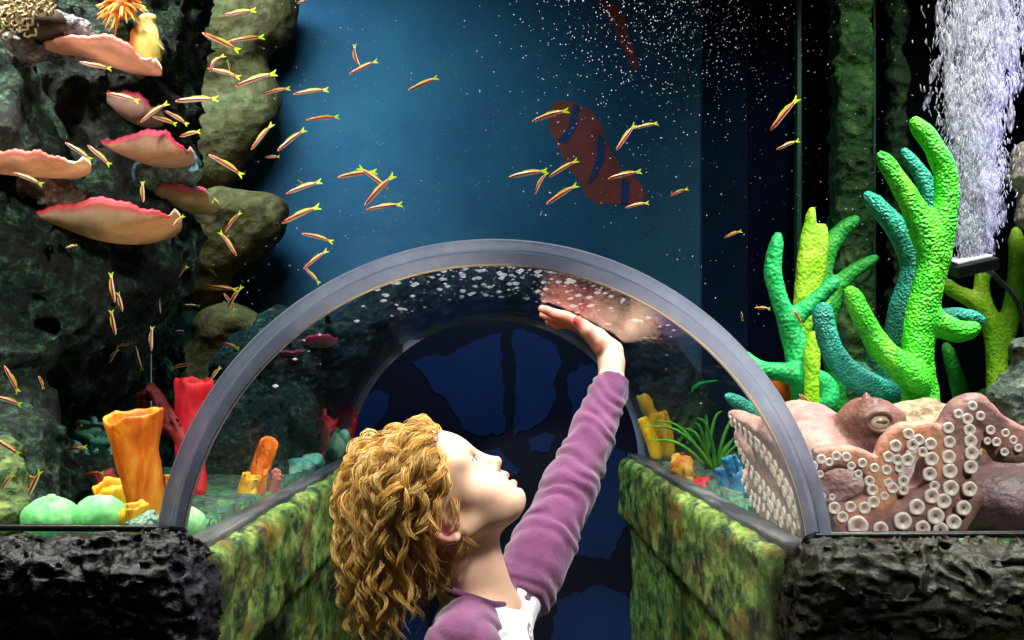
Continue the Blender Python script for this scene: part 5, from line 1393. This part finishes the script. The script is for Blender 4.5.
# far arm, raised, palm against the roof of the tunnel
PH0 = math.radians(38.6); YHD = 2.25; R0 = RIN - .0015
def fr2(a, d, t):
    ph = PH0 - a / R0; r = R0 - d
    return np.array((r * math.sin(ph), YHD + t + a * .10, ZA + r * math.cos(ph)))
SCH = 1.13
E2 = P(571, 486, 2.075); CU = P(611, 388, 2.205); W2 = P(611.5, 362, 2.225)
HW = fr2(.004, .030, 0)
g.chain([S2, E2, CU], [.042, .037, .0255], .02)
g.chain([CU, W2, HW], [.0255, .0225, .021], .012)
fingers(fr2, HW, SCH)
LIPU, LIPL, TIPS = H(118, -12), H(117, -28), H(124, 12)
def skin_col(v):
    q = (v - EAR) @ RH * 1000
    base = np.array(srgb(232, 184, 158)[:3]); c = np.broadcast_to(base, v.shape).copy()
    def bl(w_, col): nonlocal c; w_ = np.clip(w_, 0, 1)[:, None]; c = c * (1 - w_) + np.array(srgb(*col)[:3]) * w_
    f, s, u = q[:, 0], q[:, 1], q[:, 2]
    def e(a, b, d, ra, rb, rd): return 1 - np.sqrt(((f - a) / ra) ** 2 + ((u - b) / rb) ** 2 + ((s - d) / rd) ** 2)
    bl(2.2 * e(118, -12, 0, 12, 6, 17), (206, 98, 92)); bl(2.2 * e(117, -28, 0, 11, 7.5, 16), (214, 100, 96)); bl(3 * e(114, -20, 0, 12, 4, 15), (120, 40, 40))
    for d in (-1, 1):
        bl(.8 * e(84, -4, 40 * d, 30, 26, 24), (236, 168, 150)); bl(1.6 * e(0, 4, 70 * d, 20, 32, 16), (226, 132, 116)); bl(3 * e(119, .5, 5.2 * d, 4, 4, 3.4), (130, 56, 48))
        bl(1.2 * e(104, 39, 28 * d, 8, 8, 15), (214, 150, 134))
    # pinker fingertips of the raised hand, light glowing through the skin painted in
    ph = np.arctan2(v[:, 0], v[:, 2] - ZA); al = (PH0 - ph) * R0; hand = (v[:, 1] > 2.12) & (v[:, 2] > 1.2)
    bl(hand * (.35 + (al - .05) / .1), (232, 142, 124))
    bl(hand * (1.6 - np.linalg.norm(v - fr2(.084 * SCH, .012 * SCH, -.053 * SCH), axis=1) / .014), (214, 66, 60))  # red-lit thumb tip, painted into the skin colour
    return c
t = NT('child_skin'); v = t.coord(); c = attr_col(t)
c = t.mix(.5, c, t.ramp(t.noise(v, 60, 5), [(.3, (.92, .88, .86, 1)), (.7, (1.05, 1.03, 1.02, 1))]), 'MULTIPLY')
M_skin = t.done(t.principled(c, .48, t.bump(t.noise(v, 260, 3), .06, .001), Subsurface_Weight=.25, Subsurface_Radius=(.012, .005, .003), Subsurface_Scale=.6, Specular_IOR_Level=.35))
kid = thing('person', (-.03, 1.86, 0.0), 'curly blond child in a purple and white raglan shirt reaching up to the tunnel roof', 'person')
bodyme = g.mesh('body', M_skin, skin_col, 2)
bodyo = put('body', bodyme, kid); bodyo['label'] = 'fair skin of head, neck and raised hand'
del g
# eyes
M_ew = plain('eye_white', srgb(236, 232, 226), .12, .03, 60, .0); M_iris = plain('iris_grey', srgb(70, 84, 92), .1, .2, 400, .0); M_lash = plain('brown_lashes', srgb(92, 60, 36), .5, .2, 60)
for s in (-1, 1):
    v, f = sphere_vf(H(94.5, 38.8, 28 * s), .0128, 22, 16); eo = put('eye', raw_mesh('eye', v, f, M_ew), kid)
    v, f = sphere_vf(H(103.2, 38.5, 28 * s), (.0048, .0062, .0062), 16, 10, RH); put('iris', raw_mesh('iris', v, f, M_iris), eo)
    mb = MB()
    for i in range(16):
        a = -11 + 22 * i / 15; r0 = H(104 - abs(a) * .25, 43.6 - abs(a) * .12, 28 * s + a); r1 = H(112 - abs(a) * .2, 46 + 0 * a, 28 * s + a * 1.25)
        v, f = tube_vf(spline([r0, (r0 + r1) / 2 + UP * -.0012, r1], 6), np.linspace(.0009, .0003, 6), 5); mb.add(v, f)
    put('eyelashes', mb.mesh('eyelashes', M_lash), kid)
    mb = MB()
    for i in range(60):
        a = RNG.uniform(-17, 17); u = RNG.uniform(-2.2, 2.2); r0 = H(104.5 - ((a * .07) ** 2) * 7 - 2.0, 59 + u - abs(a) * .12, 29 * s + a); v, f = tube_vf([r0, r0 + FW * .0012 + UP * .0016 + SD * s * .004], [.0005, .0002], 4); mb.add(v, f)
    put('eyebrow', mb.mesh('eyebrow', plain('fair_brow', srgb(186, 140, 88), .6, .2, 60)), kid)
# finger nails on the raised hand
M_nail = plain('nail', srgb(246, 200, 184), .25, .05, 90, .0)
for a, y, d in ((.146, -.0315, .0185), (.150, -.0108, .0172), (.146, .0108, .0172), (.130, .030, .0188)):
    c0 = fr2(a * SCH / 1.05, d * SCH, y * SCH * 1.0); pass

# ---- clothes
def cloth_mat(name, a, b, sc=160):
    t = NT(name); v = t.coord(); wv = t.noise(v, sc, 5, .6); n2 = t.noise(v, 14, 4)
    c = t.ramp(t.noise(v, 22, 4), [(.3, a), (.7, b)])
    return t.done(t.principled(c, .85, t.bump(t.math('ADD', wv, t.math('MULTIPLY', n2, 1.5)), .35, .004), Sheen_Weight=.3, Sheen_Roughness=.5, Specular_IOR_Level=.2))
M_pur = cloth_mat('purple_jersey', srgb(88, 40, 76), srgb(112, 58, 96)); M_trs = cloth_mat('dark_blue_denim', srgb(32, 40, 66), srgb(46, 56, 84))
def wrinkle(amp, axis_a, axis_b, freq, seed):
    a = np.asarray(axis_a); d = np.asarray(axis_b) - a; L_ = np.linalg.norm(d); d /= L_
    def fn(p):
        s_ = (p - a) @ d; n = vnoise(p, 18, seed) * 1.2 + vnoise(p, 9, seed + 3)
        return -amp * np.abs(np.sin(s_ * freq + n * 2.2)) ** 1.5 + amp * .8 * vnoise(p, 26, seed + 5)
    return fn
g = Grid.box((-.18, 1.66, .44), (.13, 2.06, 1.02), .0042)
g.cap(NB + (0, 0, -.03), S1, .049, .046, .03); g.cap(NB + (0, 0, -.03), S2, .049, .046, .03)
g.ell(CH, (.095, .127, .178), .04); g.ell((CH + PE) / 2, (.090, .116, .15), .04); g.ell(PE + (0, 0, .02), (.098, .126, .10), .04)
g.displace(wrinkle(.003, CH, CH + (0.3, 0, -1), 60, 5), .03)
g.f = np.maximum(g.f, .50 - g.full()[..., 2])
g.cap(NB + (.004, 0, -.03), NB + (-.010, 0, .08), .046, .052, .004, True)
def shirt_col(v):
    c = np.broadcast_to(np.array(srgb(238, 236, 240)[:3]), v.shape).copy(); o_ = P(546, 632, 1.85)
    d = np.hypot(v[:, 1] - o_[1], v[:, 2] - o_[2]); m_ = ((d < .014) & (d > .008)) | (d < .003)
    m_ &= v[:, 0] > 0; c[m_] = srgb(120, 70, 108)[:3]; return c
M_wht = attr_mat('white_jersey', .85, .12, 30, .3, 150, .003, Sheen_Weight=.3, Specular_IOR_Level=.2)
shirt = put('shirt', g.mesh('shirt', M_wht, shirt_col), kid); shirt['label'] = 'white body of the raglan shirt'
# near sleeve
g = Grid.box((-.16, 1.60, .56), (.06, 1.90, .98), .0035)
g.chain([NB + (-.012, -.040, -.006), (NB + S1) / 2 + (-.006, -.014, .004), S1, E1, (E1 * .35 + W1 * .65)], [.038, .047, .053, .042, .034], .012)
g.displace(wrinkle(.0035, S1, E1, 75, 11), .03)
sl = put('sleeve', g.mesh('sleeve', M_pur), shirt); sl['label'] = 'purple near sleeve'
# far sleeve up to the cuff
g = Grid.box((-.03, 1.84, .82), (.27, 2.30, 1.29), .003)
CUF = P(613, 383, 2.213)
g.chain([NB + (.012, .044, .010), (NB + S2) / 2 + (.004, .014, .006), S2, P(543, 546, 2.01), E2, P(592, 436, 2.14), CUF], [.040, .046, .052, .049, .0445, .0385, .0325], .010)
g.displace(wrinkle(.0042, S2, CUF, 92, 17), .03)
dcu = CUF - E2; dcu /= np.linalg.norm(dcu)
g.f = np.maximum(g.f, (g.full() - CUF) @ dcu)
g.cap(CUF - dcu * .012, CUF + dcu * .03, .0275, .0275, .002, True)
sl = put('sleeve', g.mesh('sleeve', M_pur), shirt); sl['label'] = 'purple sleeve of the raised arm'
# neckband
ring = spline([P(452, 592, 1.795), P(476, 600, 1.792), P(498, 606, 1.812), P(512, 598, 1.86), P(511, 576, 1.915), P(496, 566, 1.935), P(470, 566, 1.93), P(450, 574, 1.88), P(446, 585, 1.83), P(452, 592, 1.795)], 70)
mb = MB(); v, f = tube_vf(ring, .0072, 10, False); v = v.copy(); mb.add(v, f)
put('neckband', mb.mesh('neckband', M_pur), shirt)
# trousers and shoes
g = Grid.box((-.16, 1.68, .05), (.12, 2.04, .64), .007)
g.ell(PE, (.094, .124, .10), .03)
for s in (-1, 1):
    hip = PE + (0, .06 * s, -.03); kn = np.array((-.005, 1.86 + .064 * s, .30)); an = np.array((-.04, 1.86 + .068 * s, .085))
    g.chain([hip, kn, an], [.082, .062, .055], .025)
g.displace(wrinkle(.004, (0, 0, .6), (0, 0, 0), 60, 23), .03)
put('trousers', g.mesh('trousers', M_trs), kid)
M_shoe = plain('grey_canvas', srgb(120, 120, 130), .7, .1, 60)
for s in (-1, 1):
    g = Grid.box((-.12, 1.86 + .066 * s - .06, -.01), (.13, 1.86 + .066 * s + .06, .12), .0045)
    g.chain([(-.05, 1.86 + .066 * s, .038), (.0, 1.86 + .066 * s, .036), (.07, 1.86 + .066 * s, .032)], [.040, .041, .036], .01); g.cap((-.045, 1.86 + .066 * s, .04), (-.045, 1.86 + .066 * s, .085), .038, .04, .01)
    g.f = np.maximum(g.f, -g.full()[..., 2] + .001)
    put('shoe', g.mesh('shoe', M_shoe), kid)

# ---- curly hair
t = NT('blond_hair'); c = attr_col(t)
pr = t.principled(c, .38, None, Specular_IOR_Level=.55); tl = t.n('ShaderNodeBsdfTranslucent'); t.l(c, tl.inputs['Color'])
m = t.n('ShaderNodeMixShader'); m.inputs[0].default_value = .35; t.l(pr, m.inputs[1]); t.l(tl.outputs[0], m.inputs[2]); M_hair = t.done(m.outputs[0])
hr = np.random.default_rng(11)
SC = H(8, 66); SR = np.array(mm(103, 79, 84))
def on_skull(f, s, u):
    d = np.array((f, s, u), float); d /= np.linalg.norm(d / SR); return SC + RH @ d, RH @ (d / SR ** 2 / np.linalg.norm(d / SR ** 2))
roots = []
while len(roots) < 640:
    d = hr.normal(0, 1, 3); d /= np.linalg.norm(d); q = d * SR * 1000 + np.array((8, 0, 66))
    f, s, u = q
    if u < -8 and f > -16: continue
    if u < -22: continue
    lim = 99 - max(0, (100 - u)) * .55 + (-8 if abs(s) > 55 else 0)       # front hair line
    if f > lim: continue
    if s < -30 and f > 58 and u < 34: continue
    if s < -50 and -8 < f < 18 and u < 26: continue                       # keep the near ear clear
    roots.append((q, d))
G_ = np.array((0, 0, -1.0))
def guide(q, d, L_, n=22):
    """a lock that follows the head at its own height, then hangs"""
    p, nrm = on_skull(*(d * SR)); h = hr.uniform(.004, .030) * (.55 if q[0] > 40 else 1.0); st = L_ / (n - 1)
    flow = G_ * .9 - FW * (.75 if q[0] > 20 else .25) + SD * hr.normal(0, .22) + UP * hr.normal(0, .12)
    hs = hr.normal(0, .12); v_ = nrm * .55 + flow * .6; pts = [p - nrm * .002]
    for i in range(n - 1):
        v_ = v_ / np.linalg.norm(v_); pts.append(pts[-1] + v_ * st)
        r = (pts[-1] - SC) @ RH; k = np.linalg.norm(r / (SR + h)); nn = RH @ (r / (SR + h) ** 2); nn /= np.linalg.norm(nn)
        hang = min(1.0, max(0.0, (SC[2] - .012 - pts[-1][2]) / .05))
        fl = flow * (1 - hang) + (G_ + np.array((.10, 0, 0)) + SD * hs) * hang; tan = fl - nn * fl.dot(nn) * (1 - hang)
        v_ = v_ * .74 + tan * .30
        e_ = k - 1
        if e_ < 0: v_ = v_ - nn * e_ * 5
        else: v_ = v_ - nn * e_ * 4.5 * (1 - hang)
        nk = pts[-1] - (H(-10, -20) * .5 + NB * .5)
        if np.linalg.norm(nk[:2]) < .058 and pts[-1][2] < EAR[2]: v_ = v_ + np.array((nk[0], nk[1], 0)) / (np.linalg.norm(nk[:2]) + 1e-6) * .3
    return np.array(pts)
V, Fc, Cc = [], [], []; off = 0; n = 30; sides = 3
for q, d in roots:
    f, s, u = q
    L_ = hr.uniform(.12, .185) * (1.1 if f < -30 and u < 90 else 1.0)
    if u < 45 and f < 0: L_ = hr.uniform(.055, .10)
    if f > 45: L_ = hr.uniform(.09, .15)
    if s < -35 and f > -6 and u < 80: L_ *= .55
    gd = guide(q, d, L_, n)
    if np.min(np.linalg.norm(gd - H(0, 0, -80), axis=1)) < .018: continue
    t_, u_, w_ = frames(gd); sarc = np.linspace(0, L_, n)
    wl = hr.uniform(.045, .085); ph = hr.uniform(0, 2 * PI); sgn = hr.choice((-1, 1)); R_ = hr.uniform(.0055, .0105) * np.clip(sarc / .035, 0, 1) * (.6 if f > 40 else 1.0) * (.8 + .5 * sarc / L_)
    an = ph + sgn * 2 * PI * sarc / wl
    ctr = gd + R_[:, None] * (np.cos(an)[:, None] * u_ + np.sin(an)[:, None] * w_)
    tone = np.array(srgb(250, 210, 124)[:3]) * hr.uniform(.6, 1.12); mixr = hr.uniform(0, 1); tone = tone * (1 - .35 * mixr) + np.array(srgb(190, 122, 48)[:3]) * .35 * mixr
    k = 18
    a0 = hr.uniform(0, 2 * PI, k); r0 = hr.uniform(.1, 1, k) ** .6
    prof = np.interp(sarc / L_, [0, .25, .7, 1], [.0100, .0075, .0062, .0032]) 
    for j in range(k):
        fr_ = hr.uniform(-.5, .5); a2 = .35 * an + a0[j] + fr_ * sarc / .02
        cut = hr.uniform(.8, 1.0)
        st = ctr + (r0[j] * prof)[:, None] * (np.cos(a2)[:, None] * u_ + np.sin(a2)[:, None] * w_)
        if cut < 1: 
            ii = np.linspace(0, (n - 1) * cut, n); lo = np.floor(ii).astype(int).clip(0, n - 2); fr2_ = (ii - lo)[:, None]; st = st[lo] * (1 - fr2_) + st[lo + 1] * fr2_
        if hr.uniform() < .07: st = st + np.outer(np.linspace(0, 1, n) ** 2, hr.normal(0, .010, 3))
        rad = np.interp(np.linspace(0, 1, n), [0, .5, 1], [.0007, .00065, .00025])
        aa = np.array([0, 2 * PI / 3, 4 * PI / 3])
        ring = st[:, None] + rad[:, None, None] * (np.cos(aa)[None, :, None] * u_[:, None] + np.sin(aa)[None, :, None] * w_[:, None])
        V.append(ring.reshape(-1, 3)); Cc.append(np.broadcast_to(tone * hr.uniform(.75, 1.2), (n * sides, 3)))
        i, jj = np.meshgrid(np.arange(n - 1), np.arange(sides), indexing='ij'); i = i.ravel(); jj = jj.ravel(); kk = (jj + 1) % sides
        Fc.append(np.stack([i * sides + jj, i * sides + kk, (i + 1) * sides + kk, (i + 1) * sides + jj], -1) + off); off += n * sides
hair = raw_mesh('hair', np.concatenate(V), np.concatenate(Fc), M_hair, True, np.concatenate(Cc).clip(0, 1))
hairo = put('hair', hair, kid); hairo['label'] = 'curly golden blond hair'
# close undercoat of the hair
g = Grid.box(SC - .15, SC + .15, .005)
g.ell(SC, SR + np.array((.007, .007, .007)), 0, RH)
qq = (g.full() - EAR) @ RH * 1000
lim = 84 - np.maximum(0, 100 - qq[..., 2]) * .55
cutf = np.maximum(np.maximum((qq[..., 0] - lim) / 1000, (4 - qq[..., 2] - np.maximum(0, -qq[..., 0] - 25) * .5) / 1000), np.minimum(np.minimum((qq[..., 0] + 16) / 1000, (38 - qq[..., 2]) / 1000), .01))
g.f = np.maximum(g.f, cutf)
uc = put('undercoat', g.mesh('undercoat', plain('dark_blond', srgb(150, 100, 44), .7, .35, 60, .6, 120, .004)), hairo)
# ================================================================== LIGHT
def area(name, loc, target, size, power, col=(1, 1, 1), size_y=None, spread=None):
    l = bpy.data.lights.new(name, 'AREA'); l.energy = power; l.color = col; l.size = size
    if size_y: l.shape = 'RECTANGLE'; l.size_y = size_y
    if spread: l.spread = math.radians(spread)
    o = bpy.data.objects.new(name, l); C.objects.link(o); o.location = loc
    o.rotation_euler = (Vector(target) - Vector(loc)).to_track_quat('-Z', 'Y').to_euler(); return o
def spot(name, loc, target, angle, power, col=(1, 1, 1), blend=0.4, radius=0.05):
    l = bpy.data.lights.new(name, 'SPOT'); l.energy = power; l.color = col; l.spot_size = math.radians(angle); l.spot_blend = blend; l.shadow_soft_size = radius
    o = bpy.data.objects.new(name, l); C.objects.link(o); o.location = loc
    o.rotation_euler = (Vector(target) - Vector(loc)).to_track_quat('-Z', 'Y').to_euler(); return o
spot('tank_lamp_above_tunnel', (0.10, 1.98, 2.55), (0.02, 1.93, 1.1), 48, 205, (1.0, 0.96, 0.88), 0.6, 0.04)
area('tank_lamp_left', (-0.75, 1.55, 2.5), (-0.66, 1.95, 1.1), 0.5, 30, (1.0, 0.97, 0.9), 0.2, 95)
area('tank_lamp_right', (0.75, 1.50, 2.5), (0.64, 1.78, 1.1), 0.5, 27, (1.0, 0.97, 0.92), 0.2, 95)
spot('fill_spot_octopus', (0.55, 1.10, 2.35), (0.56, 1.50, 1.12), 30, 12, (1.0, 0.95, 0.9), 0.7, 0.06)  # added spot in front of the pane to brighten the octopus
area('blue_fill_back', (-0.75, 2.55, 2.40), (-0.52, YB, 1.5), 0.8, 18, (0.42, 0.78, 0.98), 0.3, 110)  # unseen blue lamp added to give the back panel its gradient
spot('fill_spot_back_right', (0.95, 2.3, 2.4), (0.95, 2.95, 1.65), 70, 30, (0.9, 1.0, 0.85), 0.8, 0.1)  # greenish spot added to lift the dark back pillars
spot('fill_spot_back_left', (-0.75, 2.2, 2.4), (-0.68, 3.0, 1.75), 60, 18, (0.95, 1.0, 0.85), 0.8, 0.1)  # extra spot put in to brighten the olive back rocks
spot('violet_fill_spot', (1.35, 2.1, 2.0), (0.82, 2.0, 1.6), 46, 40, (0.55, 0.45, 1.0), 0.7, 0.1)  # unseen violet spot, added to tint the right of the bubble column
spot('fill_spot_left', (-0.75, 0.25, 2.15), (-0.70, 1.75, 1.45), 42, 130, (1.0, 0.96, 0.9), 0.7, 0.08)  # added front fill for the corals on the left rock
spot('fill_spot_right', (0.85, 0.35, 2.0), (0.56, 1.50, 1.17), 30, 62, (1.0, 0.96, 0.92), 0.6, 0.06)  # added front fill for the octopus, no fixture seen there
spot('fill_spot_tunnel_right', (-0.40, 0.15, 1.55), (0.385, 1.72, 1.16), 12, 110, (1.0, 0.97, 0.92), 0.7, 0.05)  # added fill through the tunnel mouth onto the octopus arms
spot('fill_spot_tunnel_left', (0.45, 0.2, 1.60), (-0.44, 2.1, 1.13), 10, 80, (1.0, 0.97, 0.92), 0.7, 0.05)  # matching added fill for the sponges behind the left tunnel wall
spot('fill_spot_mouth', (0.0, 0.3, 2.5), (0.0, 1.5, 1.25), 46, 13, (1.0, 0.98, 0.95), 0.8, 0.12)  # fill added to brighten the rim and the child's hair
spot('blue_fill_far', (0.0, 3.4, 2.5), (0.0, YF, 1.25), 80, 40, (0.5, 0.7, 1.0), 0.6, 0.1)  # unseen blue lamp, put in to light the mural wall
